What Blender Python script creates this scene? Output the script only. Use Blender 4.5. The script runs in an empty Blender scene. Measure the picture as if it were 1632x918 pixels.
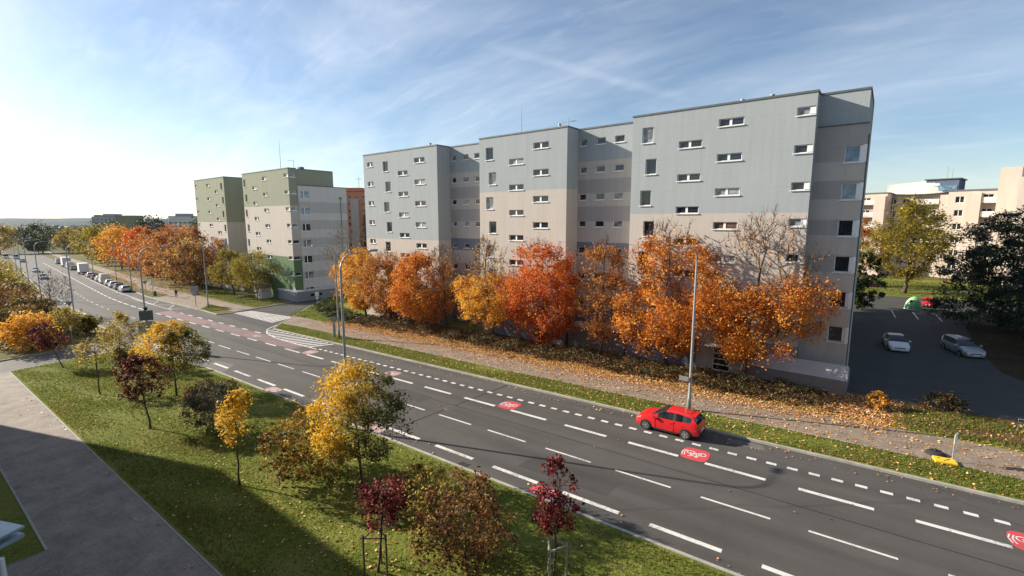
import bpy, bmesh, math, random
import numpy as np
from mathutils import Vector, Matrix, Euler

random.seed(7)
RNG = np.random.default_rng(11)
scene = bpy.context.scene
col = scene.collection
R = math.radians
H_CAM = 13.4                      # eye height above the ground under the window
GA, GT = .01684, .0075            # slope of the ground along / across the road
YAW = 36.55                       # camera heading, degrees left of +Y
SUN_EL, SUN_DIR = 24.4, 17.5      # elevation; direction the shadows run to (degrees from +X)


def gz(a, t):
    return GA * a + GT * t


def off(a):                       # gentle bend of the road far to the left
    u = -a - 90.0
    if u <= 0:
        return 0.0
    return .1 * u * u / 80 if u < 40 else .1 * (u - 20)


# ------------------------------------------------------------------ materials
def new_mat(name):
    m = bpy.data.materials.new(name)
    m.use_nodes = True
    nt = m.node_tree
    return m, nt, nt.nodes['Principled BSDF']


def lin(n, a, b):
    n.links.new(a, b)


def pm(name, c, rough=.7, var=.12, scale=3.0, bump=0., bscale=40., metal=0., spec=.5, c2=None, stretch=(1, 1, 1), coat=0., detail=6):
    """base colour with procedural variation (two octaves of noise) and optional bump"""
    m, nt, b = new_mat(name)
    N = nt.nodes
    tc = N.new('ShaderNodeTexCoord')
    mp = N.new('ShaderNodeMapping')
    mp.inputs['Scale'].default_value = stretch
    lin(nt, tc.outputs['Object'], mp.inputs['Vector'])
    nz = N.new('ShaderNodeTexNoise')
    nz.inputs['Scale'].default_value = scale
    nz.inputs['Detail'].default_value = detail
    nz.inputs['Roughness'].default_value = .62
    lin(nt, mp.outputs[0], nz.inputs['Vector'])
    rp = N.new('ShaderNodeValToRGB')
    rp.color_ramp.elements[0].position = .3
    rp.color_ramp.elements[1].position = .7
    lo = [x * (1 - var) for x in c]
    hi = [min(1, x * (1 + var)) for x in (c2 or c)]
    rp.color_ramp.elements[0].color = (*lo, 1)
    rp.color_ramp.elements[1].color = (*hi, 1)
    lin(nt, nz.outputs['Fac'], rp.inputs['Fac'])
    lin(nt, rp.outputs[0], b.inputs['Base Color'])
    b.inputs['Roughness'].default_value = rough
    b.inputs['Metallic'].default_value = metal
    b.inputs['Specular IOR Level'].default_value = spec
    b.inputs['Coat Weight'].default_value = coat
    if bump:
        n2 = N.new('ShaderNodeTexNoise')
        n2.inputs['Scale'].default_value = bscale
        n2.inputs['Detail'].default_value = 4
        lin(nt, tc.outputs['Object'], n2.inputs['Vector'])
        bp = N.new('ShaderNodeBump')
        bp.inputs['Strength'].default_value = bump
        bp.inputs['Distance'].default_value = .05
        lin(nt, n2.outputs['Fac'], bp.inputs['Height'])
        lin(nt, bp.outputs[0], b.inputs['Normal'])
    return m


def facade_mat(name, c, var=.06):
    """sprayed concrete panel facade: vertical rain streaks, faint panel joints, fine grain"""
    m, nt, b = new_mat(name)
    N = nt.nodes
    tc = N.new('ShaderNodeTexCoord')
    mp = N.new('ShaderNodeMapping')
    mp.inputs['Scale'].default_value = (1.6, 1.6, .16)
    lin(nt, tc.outputs['Object'], mp.inputs['Vector'])
    nz = N.new('ShaderNodeTexNoise')
    nz.inputs['Scale'].default_value = 1.0
    nz.inputs['Detail'].default_value = 7
    nz.inputs['Roughness'].default_value = .7
    lin(nt, mp.outputs[0], nz.inputs['Vector'])
    n3 = N.new('ShaderNodeTexNoise')
    n3.inputs['Scale'].default_value = 9
    n3.inputs['Detail'].default_value = 3
    lin(nt, tc.outputs['Object'], n3.inputs['Vector'])
    sx = N.new('ShaderNodeSeparateXYZ')
    lin(nt, tc.outputs['Object'], sx.inputs[0])

    def joint(o, period, shift):
        a1 = N.new('ShaderNodeMath'); a1.operation = 'ADD'; a1.inputs[1].default_value = shift
        lin(nt, o, a1.inputs[0])
        a2 = N.new('ShaderNodeMath'); a2.operation = 'PINGPONG'; a2.inputs[1].default_value = period / 2
        lin(nt, a1.outputs[0], a2.inputs[0])
        a3 = N.new('ShaderNodeMath'); a3.operation = 'LESS_THAN'; a3.inputs[1].default_value = .028
        lin(nt, a2.outputs[0], a3.inputs[0])
        return a3.outputs[0]
    j = N.new('ShaderNodeMath'); j.operation = 'MAXIMUM'
    lin(nt, joint(sx.outputs['X'], 2.4, 50.1), j.inputs[0])
    lin(nt, joint(sx.outputs['Z'], 2.8, .75), j.inputs[1])
    rp = N.new('ShaderNodeValToRGB')
    rp.color_ramp.elements[0].position = .25
    rp.color_ramp.elements[1].position = .75
    rp.color_ramp.elements[0].color = (*[x * (1 - 3.6 * var) for x in c], 1)
    rp.color_ramp.elements[1].color = (*[x * (1 + 1.5 * var) for x in c], 1)
    md = N.new('ShaderNodeMath'); md.operation = 'MULTIPLY_ADD'
    md.inputs[1].default_value = .45
    lin(nt, n3.outputs['Fac'], md.inputs[0])
    ml = N.new('ShaderNodeMath'); ml.operation = 'MULTIPLY'; ml.inputs[1].default_value = .55
    lin(nt, nz.outputs['Fac'], ml.inputs[0])
    lin(nt, ml.outputs[0], md.inputs[2])
    lin(nt, md.outputs[0], rp.inputs['Fac'])
    mx = N.new('ShaderNodeMix'); mx.data_type = 'RGBA'; mx.blend_type = 'MULTIPLY'
    mj = N.new('ShaderNodeMath'); mj.operation = 'MULTIPLY'; mj.inputs[1].default_value = .09
    lin(nt, j.outputs[0], mj.inputs[0])
    lin(nt, mj.outputs[0], mx.inputs[0])
    lin(nt, rp.outputs[0], mx.inputs[6])
    mx.inputs[7].default_value = (.45, .45, .47, 1)
    lin(nt, mx.outputs[2], b.inputs['Base Color'])
    b.inputs['Roughness'].default_value = .9
    b.inputs['Specular IOR Level'].default_value = .2
    bp = N.new('ShaderNodeBump'); bp.inputs['Strength'].default_value = .25; bp.inputs['Distance'].default_value = .02
    lin(nt, n3.outputs['Fac'], bp.inputs['Height'])
    lin(nt, bp.outputs[0], b.inputs['Normal'])
    return m


def leaf_mat(name, cols, transl=.42):
    """foliage: colour picked per leaf from a ramp, a part of the light shining through"""
    m, nt, b = new_mat(name)
    N = nt.nodes
    at = N.new('ShaderNodeAttribute')
    at.attribute_name = 'lv'
    rp = N.new('ShaderNodeValToRGB')
    el = rp.color_ramp.elements
    while len(el) < len(cols):
        el.new(.5)
    for i, c in enumerate(cols):
        el[i].position = .15 + .7 * i / (len(cols) - 1)
        el[i].color = (*c, 1)
    lin(nt, at.outputs['Fac'], rp.inputs['Fac'])
    b.inputs['Roughness'].default_value = .6
    b.inputs['Specular IOR Level'].default_value = .25
    lin(nt, rp.outputs[0], b.inputs['Base Color'])
    tr = N.new('ShaderNodeBsdfTranslucent')
    lin(nt, rp.outputs[0], tr.inputs['Color'])
    ms = N.new('ShaderNodeMixShader')
    ms.inputs[0].default_value = transl
    lin(nt, b.outputs[0], ms.inputs[1])
    lin(nt, tr.outputs[0], ms.inputs[2])
    lin(nt, ms.outputs[0], N['Material Output'].inputs['Surface'])
    return m


def asphalt_mat(name, c, track=True):
    m, nt, b = new_mat(name)
    N = nt.nodes
    tc = N.new('ShaderNodeTexCoord')
    mp = N.new('ShaderNodeMapping'); mp.inputs['Scale'].default_value = (.06, .9, 1)
    lin(nt, tc.outputs['Object'], mp.inputs['Vector'])
    n1 = N.new('ShaderNodeTexNoise'); n1.inputs['Scale'].default_value = 1.0; n1.inputs['Detail'].default_value = 6
    lin(nt, mp.outputs[0], n1.inputs['Vector'])
    n2 = N.new('ShaderNodeTexNoise'); n2.inputs['Scale'].default_value = .35; n2.inputs['Detail'].default_value = 8; n2.inputs['Roughness'].default_value = .7
    lin(nt, tc.outputs['Object'], n2.inputs['Vector'])
    n3 = N.new('ShaderNodeTexNoise'); n3.inputs['Scale'].default_value = 14; n3.inputs['Detail'].default_value = 3
    lin(nt, tc.outputs['Object'], n3.inputs['Vector'])
    s1 = N.new('ShaderNodeMath'); s1.operation = 'MULTIPLY_ADD'; s1.inputs[1].default_value = .62 if track else .15
    lin(nt, n1.outputs['Fac'], s1.inputs[0])
    s2 = N.new('ShaderNodeMath'); s2.operation = 'MULTIPLY_ADD'; s2.inputs[1].default_value = .35
    lin(nt, n2.outputs['Fac'], s2.inputs[0])
    s3 = N.new('ShaderNodeMath'); s3.operation = 'MULTIPLY'; s3.inputs[1].default_value = .22
    lin(nt, n3.outputs['Fac'], s3.inputs[0])
    lin(nt, s3.outputs[0], s2.inputs[2])
    lin(nt, s2.outputs[0], s1.inputs[2])
    rp = N.new('ShaderNodeValToRGB')
    rp.color_ramp.elements[0].position = .3
    rp.color_ramp.elements[1].position = .72
    rp.color_ramp.elements[0].color = (*[x * .62 for x in c], 1)
    rp.color_ramp.elements[1].color = (*[x * 1.38 for x in c], 1)
    lin(nt, s1.outputs[0], rp.inputs['Fac'])
    # thin dark cracks / sealed seams
    vo = N.new('ShaderNodeTexVoronoi'); vo.feature = 'DISTANCE_TO_EDGE'; vo.inputs['Scale'].default_value = .05
    wv = N.new('ShaderNodeMix'); wv.data_type = 'VECTOR'; wv.inputs[0].default_value = .5
    lin(nt, tc.outputs['Object'], wv.inputs[4])
    lin(nt, n2.outputs['Color'], wv.inputs[5])
    lin(nt, wv.outputs[1], vo.inputs['Vector'])
    lt = N.new('ShaderNodeMath'); lt.operation = 'LESS_THAN'; lt.inputs[1].default_value = .0018
    lin(nt, vo.outputs['Distance'], lt.inputs[0])
    mf = N.new('ShaderNodeMath'); mf.operation = 'MULTIPLY'; mf.inputs[1].default_value = .22
    lin(nt, lt.outputs[0], mf.inputs[0])
    mx = N.new('ShaderNodeMix'); mx.data_type = 'RGBA'
    lin(nt, mf.outputs[0], mx.inputs[0])
    lin(nt, rp.outputs[0], mx.inputs[6])
    mx.inputs[7].default_value = (.02, .02, .021, 1)
    lin(nt, mx.outputs[2], b.inputs['Base Color'])
    b.inputs['Roughness'].default_value = .82
    b.inputs['Specular IOR Level'].default_value = .35
    bp = N.new('ShaderNodeBump'); bp.inputs['Strength'].default_value = .25; bp.inputs['Distance'].default_value = .02
    n4 = N.new('ShaderNodeTexNoise'); n4.inputs['Scale'].default_value = 60; n4.inputs['Detail'].default_value = 2
    lin(nt, tc.outputs['Object'], n4.inputs['Vector'])
    lin(nt, n4.outputs['Fac'], bp.inputs['Height'])
    lin(nt, bp.outputs[0], b.inputs['Normal'])
    return m


def paving_mat(name, c, sx=.2, sy=.1, mortar=.012):
    m, nt, b = new_mat(name)
    N = nt.nodes
    tc = N.new('ShaderNodeTexCoord')
    br = N.new('ShaderNodeTexBrick')
    br.inputs['Scale'].default_value = 1
    br.inputs['Brick Width'].default_value = sx
    br.inputs['Row Height'].default_value = sy
    br.inputs['Mortar Size'].default_value = mortar
    br.inputs['Color1'].default_value = (*[x * 1.08 for x in c], 1)
    br.inputs['Color2'].default_value = (*[x * .9 for x in c], 1)
    br.inputs['Mortar'].default_value = (*[x * .84 for x in c], 1)
    lin(nt, tc.outputs['Object'], br.inputs['Vector'])
    n2 = N.new('ShaderNodeTexNoise'); n2.inputs['Scale'].default_value = .8; n2.inputs['Detail'].default_value = 8; n2.inputs['Roughness'].default_value = .7
    lin(nt, tc.outputs['Object'], n2.inputs['Vector'])
    rp = N.new('ShaderNodeValToRGB')
    rp.color_ramp.elements[0].position = .3; rp.color_ramp.elements[1].position = .7
    rp.color_ramp.elements[0].color = (.62, .60, .58, 1); rp.color_ramp.elements[1].color = (1.15, 1.13, 1.1, 1)
    lin(nt, n2.outputs['Fac'], rp.inputs['Fac'])
    mx = N.new('ShaderNodeMix'); mx.data_type = 'RGBA'; mx.blend_type = 'MULTIPLY'; mx.inputs[0].default_value = 1
    lin(nt, br.outputs['Color'], mx.inputs[6]); lin(nt, rp.outputs[0], mx.inputs[7])
    lin(nt, mx.outputs[2], b.inputs['Base Color'])
    b.inputs['Roughness'].default_value = .85
    b.inputs['Specular IOR Level'].default_value = .3
    bp = N.new('ShaderNodeBump'); bp.inputs['Strength'].default_value = .3; bp.inputs['Distance'].default_value = .01
    lin(nt, br.outputs['Fac'], bp.inputs['Height']); bp.invert = True
    lin(nt, bp.outputs[0], b.inputs['Normal'])
    return m


def ground_mat(name, cols, s1=.25, s2=3.5, bump=.6):
    """turf or soil: patches at two sizes"""
    m, nt, b = new_mat(name)
    N = nt.nodes
    tc = N.new('ShaderNodeTexCoord')
    n1 = N.new('ShaderNodeTexNoise'); n1.inputs['Scale'].default_value = s1; n1.inputs['Detail'].default_value = 7; n1.inputs['Roughness'].default_value = .65
    n2 = N.new('ShaderNodeTexNoise'); n2.inputs['Scale'].default_value = s2; n2.inputs['Detail'].default_value = 6; n2.inputs['Roughness'].default_value = .75
    lin(nt, tc.outputs['Object'], n1.inputs['Vector']); lin(nt, tc.outputs['Object'], n2.inputs['Vector'])
    mm = N.new('ShaderNodeMath'); mm.operation = 'MULTIPLY_ADD'; mm.inputs[1].default_value = .5
    m2 = N.new('ShaderNodeMath'); m2.operation = 'MULTIPLY'; m2.inputs[1].default_value = .5
    lin(nt, n2.outputs['Fac'], m2.inputs[0]); lin(nt, n1.outputs['Fac'], mm.inputs[0]); lin(nt, m2.outputs[0], mm.inputs[2])
    rp = N.new('ShaderNodeValToRGB')
    el = rp.color_ramp.elements
    while len(el) < len(cols):
        el.new(.5)
    for i, c in enumerate(cols):
        el[i].position = .33 + .34 * i / (len(cols) - 1)
        el[i].color = (*c, 1)
    lin(nt, mm.outputs[0], rp.inputs['Fac'])
    lin(nt, rp.outputs[0], b.inputs['Base Color'])
    b.inputs['Roughness'].default_value = .95
    b.inputs['Specular IOR Level'].default_value = .1
    bp = N.new('ShaderNodeBump'); bp.inputs['Strength'].default_value = bump; bp.inputs['Distance'].default_value = .12
    n3 = N.new('ShaderNodeTexNoise'); n3.inputs['Scale'].default_value = s2 * 2.2; n3.inputs['Detail'].default_value = 6
    lin(nt, tc.outputs['Object'], n3.inputs['Vector'])
    lin(nt, n3.outputs['Fac'], bp.inputs['Height']); lin(nt, bp.outputs[0], b.inputs['Normal'])
    return m


def glass_mat(name, c=(.015, .02, .025), rough=.06, spec=.7):
    m, nt, b = new_mat(name)
    N = nt.nodes
    tc = N.new('ShaderNodeTexCoord')
    nz = N.new('ShaderNodeTexNoise'); nz.inputs['Scale'].default_value = 1.7; nz.inputs['Detail'].default_value = 2
    lin(nt, tc.outputs['Object'], nz.inputs['Vector'])
    rp = N.new('ShaderNodeValToRGB')
    rp.color_ramp.elements[0].position = .4; rp.color_ramp.elements[1].position = .62
    rp.color_ramp.elements[0].color = (*[x * .6 for x in c], 1); rp.color_ramp.elements[1].color = (*[x * 1.5 for x in c], 1)
    lin(nt, nz.outputs['Fac'], rp.inputs['Fac']); lin(nt, rp.outputs[0], b.inputs['Base Color'])
    b.inputs['Roughness'].default_value = rough
    b.inputs['Specular IOR Level'].default_value = spec
    return m


M = {}
M['asphalt'] = asphalt_mat('asphalt', (.063, .059, .055))
M['asphalt_side'] = asphalt_mat('asphalt_side', (.064, .062, .061), False)
M['asphalt_drive'] = asphalt_mat('asphalt_drive', (.078, .075, .072), False)
M['asphalt_light'] = asphalt_mat('asphalt_light', (.165, .155, .142), False)
M['path'] = paving_mat('path_paving', (.30, .265, .23))
M['walk'] = paving_mat('walk_paving', (.265, .215, .17), .3, .15)
M['kerb'] = pm('kerb_concrete', (.34, .325, .285), .85, .25, 1.2, .3, 30)
def paint_mat(name, c, wear=.36):
    m, nt, b = new_mat(name)
    N = nt.nodes
    tc = N.new('ShaderNodeTexCoord')
    n1 = N.new('ShaderNodeTexNoise'); n1.inputs['Scale'].default_value = 7; n1.inputs['Detail'].default_value = 8; n1.inputs['Roughness'].default_value = .72
    n2 = N.new('ShaderNodeTexNoise'); n2.inputs['Scale'].default_value = .5; n2.inputs['Detail'].default_value = 4
    lin(nt, tc.outputs['Object'], n1.inputs['Vector']); lin(nt, tc.outputs['Object'], n2.inputs['Vector'])
    a = N.new('ShaderNodeMath'); a.operation = 'MULTIPLY_ADD'; a.inputs[1].default_value = .6
    a2 = N.new('ShaderNodeMath'); a2.operation = 'MULTIPLY'; a2.inputs[1].default_value = .4
    lin(nt, n2.outputs['Fac'], a2.inputs[0]); lin(nt, n1.outputs['Fac'], a.inputs[0]); lin(nt, a2.outputs[0], a.inputs[2])
    rp = N.new('ShaderNodeValToRGB'); e = rp.color_ramp.elements
    e[0].position = wear; e[0].color = (*[.075 + .25 * x for x in c], 1)
    e[1].position = wear + .13; e[1].color = (*c, 1)
    k = e.new(.75); k.color = (*[min(1, x * 1.06) for x in c], 1)
    lin(nt, a.outputs[0], rp.inputs['Fac']); lin(nt, rp.outputs[0], b.inputs['Base Color'])
    b.inputs['Roughness'].default_value = .75
    return m


M['paint'] = paint_mat('road_paint', (.60, .59, .565), .37)
M['paint_old'] = pm('road_paint', (.74, .73, .70), .7, .16, 5, .1, 60)
M['paint_worn'] = pm('road_paint_worn', (.55, .52, .50), .75, .3, 4)
M['pink'] = paint_mat('faded_red_paint', (.235, .115, .11), .455)
M['red_patch'] = paint_mat('red_paint', (.52, .05, .06), .38)
M['red_patch_faded'] = pm('red_paint_faded', (.36, .19, .18), .75, .2, 3)
M['grass'] = ground_mat('turf', [(.062, .086, .014), (.10, .125, .02), (.145, .165, .03), (.19, .175, .05), (.23, .185, .075)])
M['grass_dry'] = ground_mat('dry_turf', [(.06, .07, .02), (.12, .11, .04), (.22, .16, .07)])
M['soil'] = ground_mat('soil', [(.05, .035, .02), (.12, .07, .035), (.26, .14, .055)], .6, 5)
M['soil_dark'] = ground_mat('pine_soil', [(.025, .022, .014), (.05, .04, .022), (.09, .065, .03)], .5, 4)
M['earth'] = ground_mat('country', [(.02, .035, .015), (.05, .06, .02), (.12, .09, .03), (.05, .07, .025)], .02, .2, .2)
M['hill'] = ground_mat('hill_forest', [(.006, .014, .014), (.012, .022, .02), (.022, .028, .024)], .004, .03, .2)
M['bark'] = pm('bark', (.10, .075, .055), .95, .4, 6, .8, 25, stretch=(1, 1, .25))
M['bark_pale'] = pm('bark_pale', (.2, .165, .13), .95, .35, 6, .8, 25, stretch=(1, 1, .25))
M['steel'] = pm('galvanised_steel', (.34, .36, .37), .5, .15, 4, metal=.35)
M['steel_dark'] = pm('dark_steel', (.10, .12, .12), .55, .2, 4)
M['white_pvc'] = pm('white_pvc', (.80, .80, .79), .45, .04, 3)
M['sill'] = pm('white_sill', (.78, .77, .74), .5, .08, 6)
M['cap'] = pm('parapet_flashing', (.10, .115, .12), .6, .2, 2)
M['roof'] = pm('roof_felt', (.08, .08, .085), .95, .3, 1.5)
M['glass'] = glass_mat('dark_glass')
M['glass_blind'] = glass_mat('glass_over_blind', (.22, .23, .24), .12, .6)
M['glass_blue'] = glass_mat('sky_glass', (.10, .19, .28), .05, .9)
M['glass_brown'] = glass_mat('glass_over_curtain', (.12, .07, .05), .1, .6)
M['blue'] = facade_mat('blue_grey_render', (.365, .398, .41))
M['beige'] = facade_mat('beige_render', (.52, .475, .425))
M['taupe'] = facade_mat('taupe_render', (.385, .36, .345))
M['slate'] = facade_mat('slate_render', (.20, .22, .275))
M['annex'] = facade_mat('grey_brown_render', (.24, .215, .2))
M['green'] = facade_mat('sage_render', (.30, .315, .235))
M['green_dark'] = facade_mat('green_render', (.13, .195, .095))
M['grey_lt'] = facade_mat('light_grey_render', (.62, .585, .56))
M['grey_md'] = facade_mat('mid_grey_render', (.49, .465, .45))
M['bluegrey'] = facade_mat('bluegrey_render', (.27, .29, .315))
M['cream'] = facade_mat('cream_render', (.55, .47, .40))
M['white_wall'] = facade_mat('white_render', (.66, .63, .58))
M['mauve'] = facade_mat('mauve_and_shade_render', (.42, .33, .30))  # shade of the cream walls put into the colour; also a pole sleeve's tone
M['orange_wall'] = facade_mat('orange_render', (.55, .28, .15))
M['red_wall'] = facade_mat('red_render', (.74, .26, .14))
M['navy'] = facade_mat('navy_cladding', (.11, .14, .20))
M['far_olive'] = facade_mat('olive_render', (.26, .26, .13))
M['far_pale'] = facade_mat('pale_render', (.45, .42, .40))
M['own'] = facade_mat('own_render', (.24, .23, .215))  # unseen wall, darkened so it bounces less light onto path and lawn
M['rubber'] = pm('rubber', (.02, .02, .021), .8, .2, 8)
M['black'] = pm('black_plastic', (.016, .016, .017), .55, .2, 8)
M['rim'] = pm('alloy', (.55, .56, .57), .3, .1, 8, metal=.7)
M['headlight'] = pm('headlamp_lens', (.72, .74, .76), .1, .1, 10, spec=.8)
M['taillight'] = pm('tail_lens', (.30, .01, .012), .15, .15, 10, spec=.8)
M['plate'] = pm('plate_white', (.75, .75, .74), .4, .05, 8)
M['car_glass'] = glass_mat('car_glass', (.018, .02, .024), .04, .9)
M['wood'] = pm('weathered_wood', (.42, .36, .28), .85, .25, 8, .3, 30, stretch=(1, 1, .2))
M['wood_dark'] = pm('dark_wood', (.10, .07, .05), .9, .3, 8, stretch=(1, 1, .2))
M['yellow'] = pm('yellow_plastic', (.80, .52, .02), .5, .12, 4)
M['bell'] = pm('pale_green_grp', (.28, .55, .25), .45, .12, 2)
M['sign_back'] = pm('sign_back_grey', (.30, .31, .32), .5, .12, 3, metal=.2)
M['sign_white'] = pm('sign_white', (.78, .78, .76), .45, .05, 3)
M['sign_blue'] = pm('sign_blue', (.03, .12, .45), .45, .05, 3)
M['sign_red'] = pm('sign_red', (.6, .03, .03), .45, .05, 3)
M['canopy'] = pm('blue_grey_sheet', (.30, .38, .45), .4, .15, 2, metal=.2)
M['iron'] = pm('cast_iron', (.07, .06, .055), .7, .3, 10)
M['skin'] = pm('skin', (.52, .33, .25), .6, .05, 10)
M['jacket'] = pm('dark_jacket', (.022, .022, .028), .85, .2, 12)
M['trousers'] = pm('grey_trousers', (.09, .09, .11), .85, .2, 12)
M['hair'] = pm('dark_hair', (.03, .02, .015), .7, .2, 20)
M['lamp_glass'] = pm('lamp_lens', (.6, .6, .58), .25, .05, 5)

ORANGE = [(.36, .09, .012), (.60, .19, .022), (.74, .30, .04), (.80, .42, .09)]
ORANGE_RED = [(.32, .045, .012), (.56, .10, .018), (.68, .19, .03), (.72, .30, .06)]
AMBER = [(.44, .16, .018), (.68, .30, .025), (.80, .43, .05), (.82, .54, .11)]
RUST = [(.22, .08, .02), (.42, .15, .03), (.58, .25, .05), (.62, .34, .09)]
M['lf_orange'] = leaf_mat('leaf_orange', ORANGE)
M['lf_copper'] = leaf_mat('leaf_copper', [(.20, .06, .018), (.40, .14, .03), (.54, .23, .055), (.58, .32, .10)])
M['lf_red'] = leaf_mat('leaf_orange_red', ORANGE_RED)
M['lf_amber'] = leaf_mat('leaf_amber', AMBER)
M['lf_rust'] = leaf_mat('leaf_rust', RUST)
M['lf_brown'] = leaf_mat('leaf_brown', [(.10, .04, .02), (.19, .075, .03), (.28, .13, .04), (.34, .2, .07)])
M['lf_wine'] = leaf_mat('leaf_wine', [(.045, .008, .010), (.09, .013, .014), (.16, .022, .018), (.26, .07, .03)], .25)
M['lf_crimson'] = leaf_mat('leaf_crimson', [(.05, .009, .012), (.11, .014, .018), (.20, .022, .022), (.27, .05, .03)], .3)
M['lf_gold'] = leaf_mat('leaf_gold', [(.36, .21, .02), (.60, .36, .025), (.74, .46, .04), (.78, .56, .12)])
M['lf_goldgreen'] = leaf_mat('leaf_gold_to_green', [(.085, .095, .02), (.15, .145, .03), (.30, .22, .03), (.60, .37, .03), (.76, .48, .035)])
M['lf_sparse'] = leaf_mat('leaf_olive_yellow', [(.18, .15, .03), (.33, .25, .04), (.50, .36, .07), (.6, .46, .15)])
M['lf_ygreen'] = leaf_mat('leaf_yellow_green', [(.09, .09, .013), (.20, .165, .018), (.34, .25, .025), (.47, .36, .05)])
M['lf_green'] = leaf_mat('leaf_green', [(.022, .038, .010), (.04, .062, .014), (.07, .09, .02), (.12, .12, .03)], .25)
M['lf_dark'] = leaf_mat('needle_dark', [(.010, .018, .010), (.018, .032, .015), (.03, .05, .02), (.05, .07, .028)], .12)
M['lf_pine'] = leaf_mat('needle_pine', [(.018, .030, .016), (.03, .05, .022), (.05, .075, .03), (.085, .11, .045)], .12)
M['lf_grey'] = leaf_mat('leaf_grey_green', [(.05, .055, .03), (.09, .095, .05), (.14, .135, .075), (.19, .15, .09)], .25)
M['lf_hedge'] = leaf_mat('leaf_hedge', [(.03, .035, .012), (.06, .06, .02), (.12, .085, .03), (.24, .11, .035)], .2)
M['lf_mix'] = leaf_mat('leaf_shrub_mix', [(.06, .045, .02), (.12, .085, .025), (.22, .14, .03), (.34, .20, .03)], .25)
M['lf_amberbush'] = leaf_mat('leaf_amber_brown', [(.10, .06, .02), (.22, .13, .025), (.38, .22, .03), (.50, .32, .05)], .3)
M['lf_litter'] = leaf_mat('leaf_litter', [(.34, .13, .03), (.58, .25, .06), (.72, .38, .13), (.78, .52, .27)], .15)
M['lf_grass'] = leaf_mat('grass_blade', [(.068, .092, .012), (.112, .145, .019), (.16, .195, .03), (.23, .215, .06)], .45)


# ------------------------------------------------------------------ objects
def tag(o, label=None, cat=None, group=None, kind=None):
    if label: o['label'] = label
    if cat: o['category'] = cat
    if group: o['group'] = group
    if kind: o['kind'] = kind
    return o


def empty(name, loc=(0, 0, 0), rz=0.):
    o = bpy.data.objects.new(name, None)
    o.empty_display_size = .3
    col.objects.link(o)
    o.location = loc
    o.rotation_euler = (0, 0, rz)
    return o


def link(name, me, parent=None, loc=None, rot=None):
    o = bpy.data.objects.new(name, me)
    col.objects.link(o)
    if parent: o.parent = parent
    if loc is not None: o.location = loc
    if rot is not None: o.rotation_euler = rot
    return o


def copy_tree(o, parent=None):
    c = o.copy()
    col.objects.link(c)
    c.parent = parent
    for ch in list(o.children):
        copy_tree(ch, c)
    return c


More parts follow.
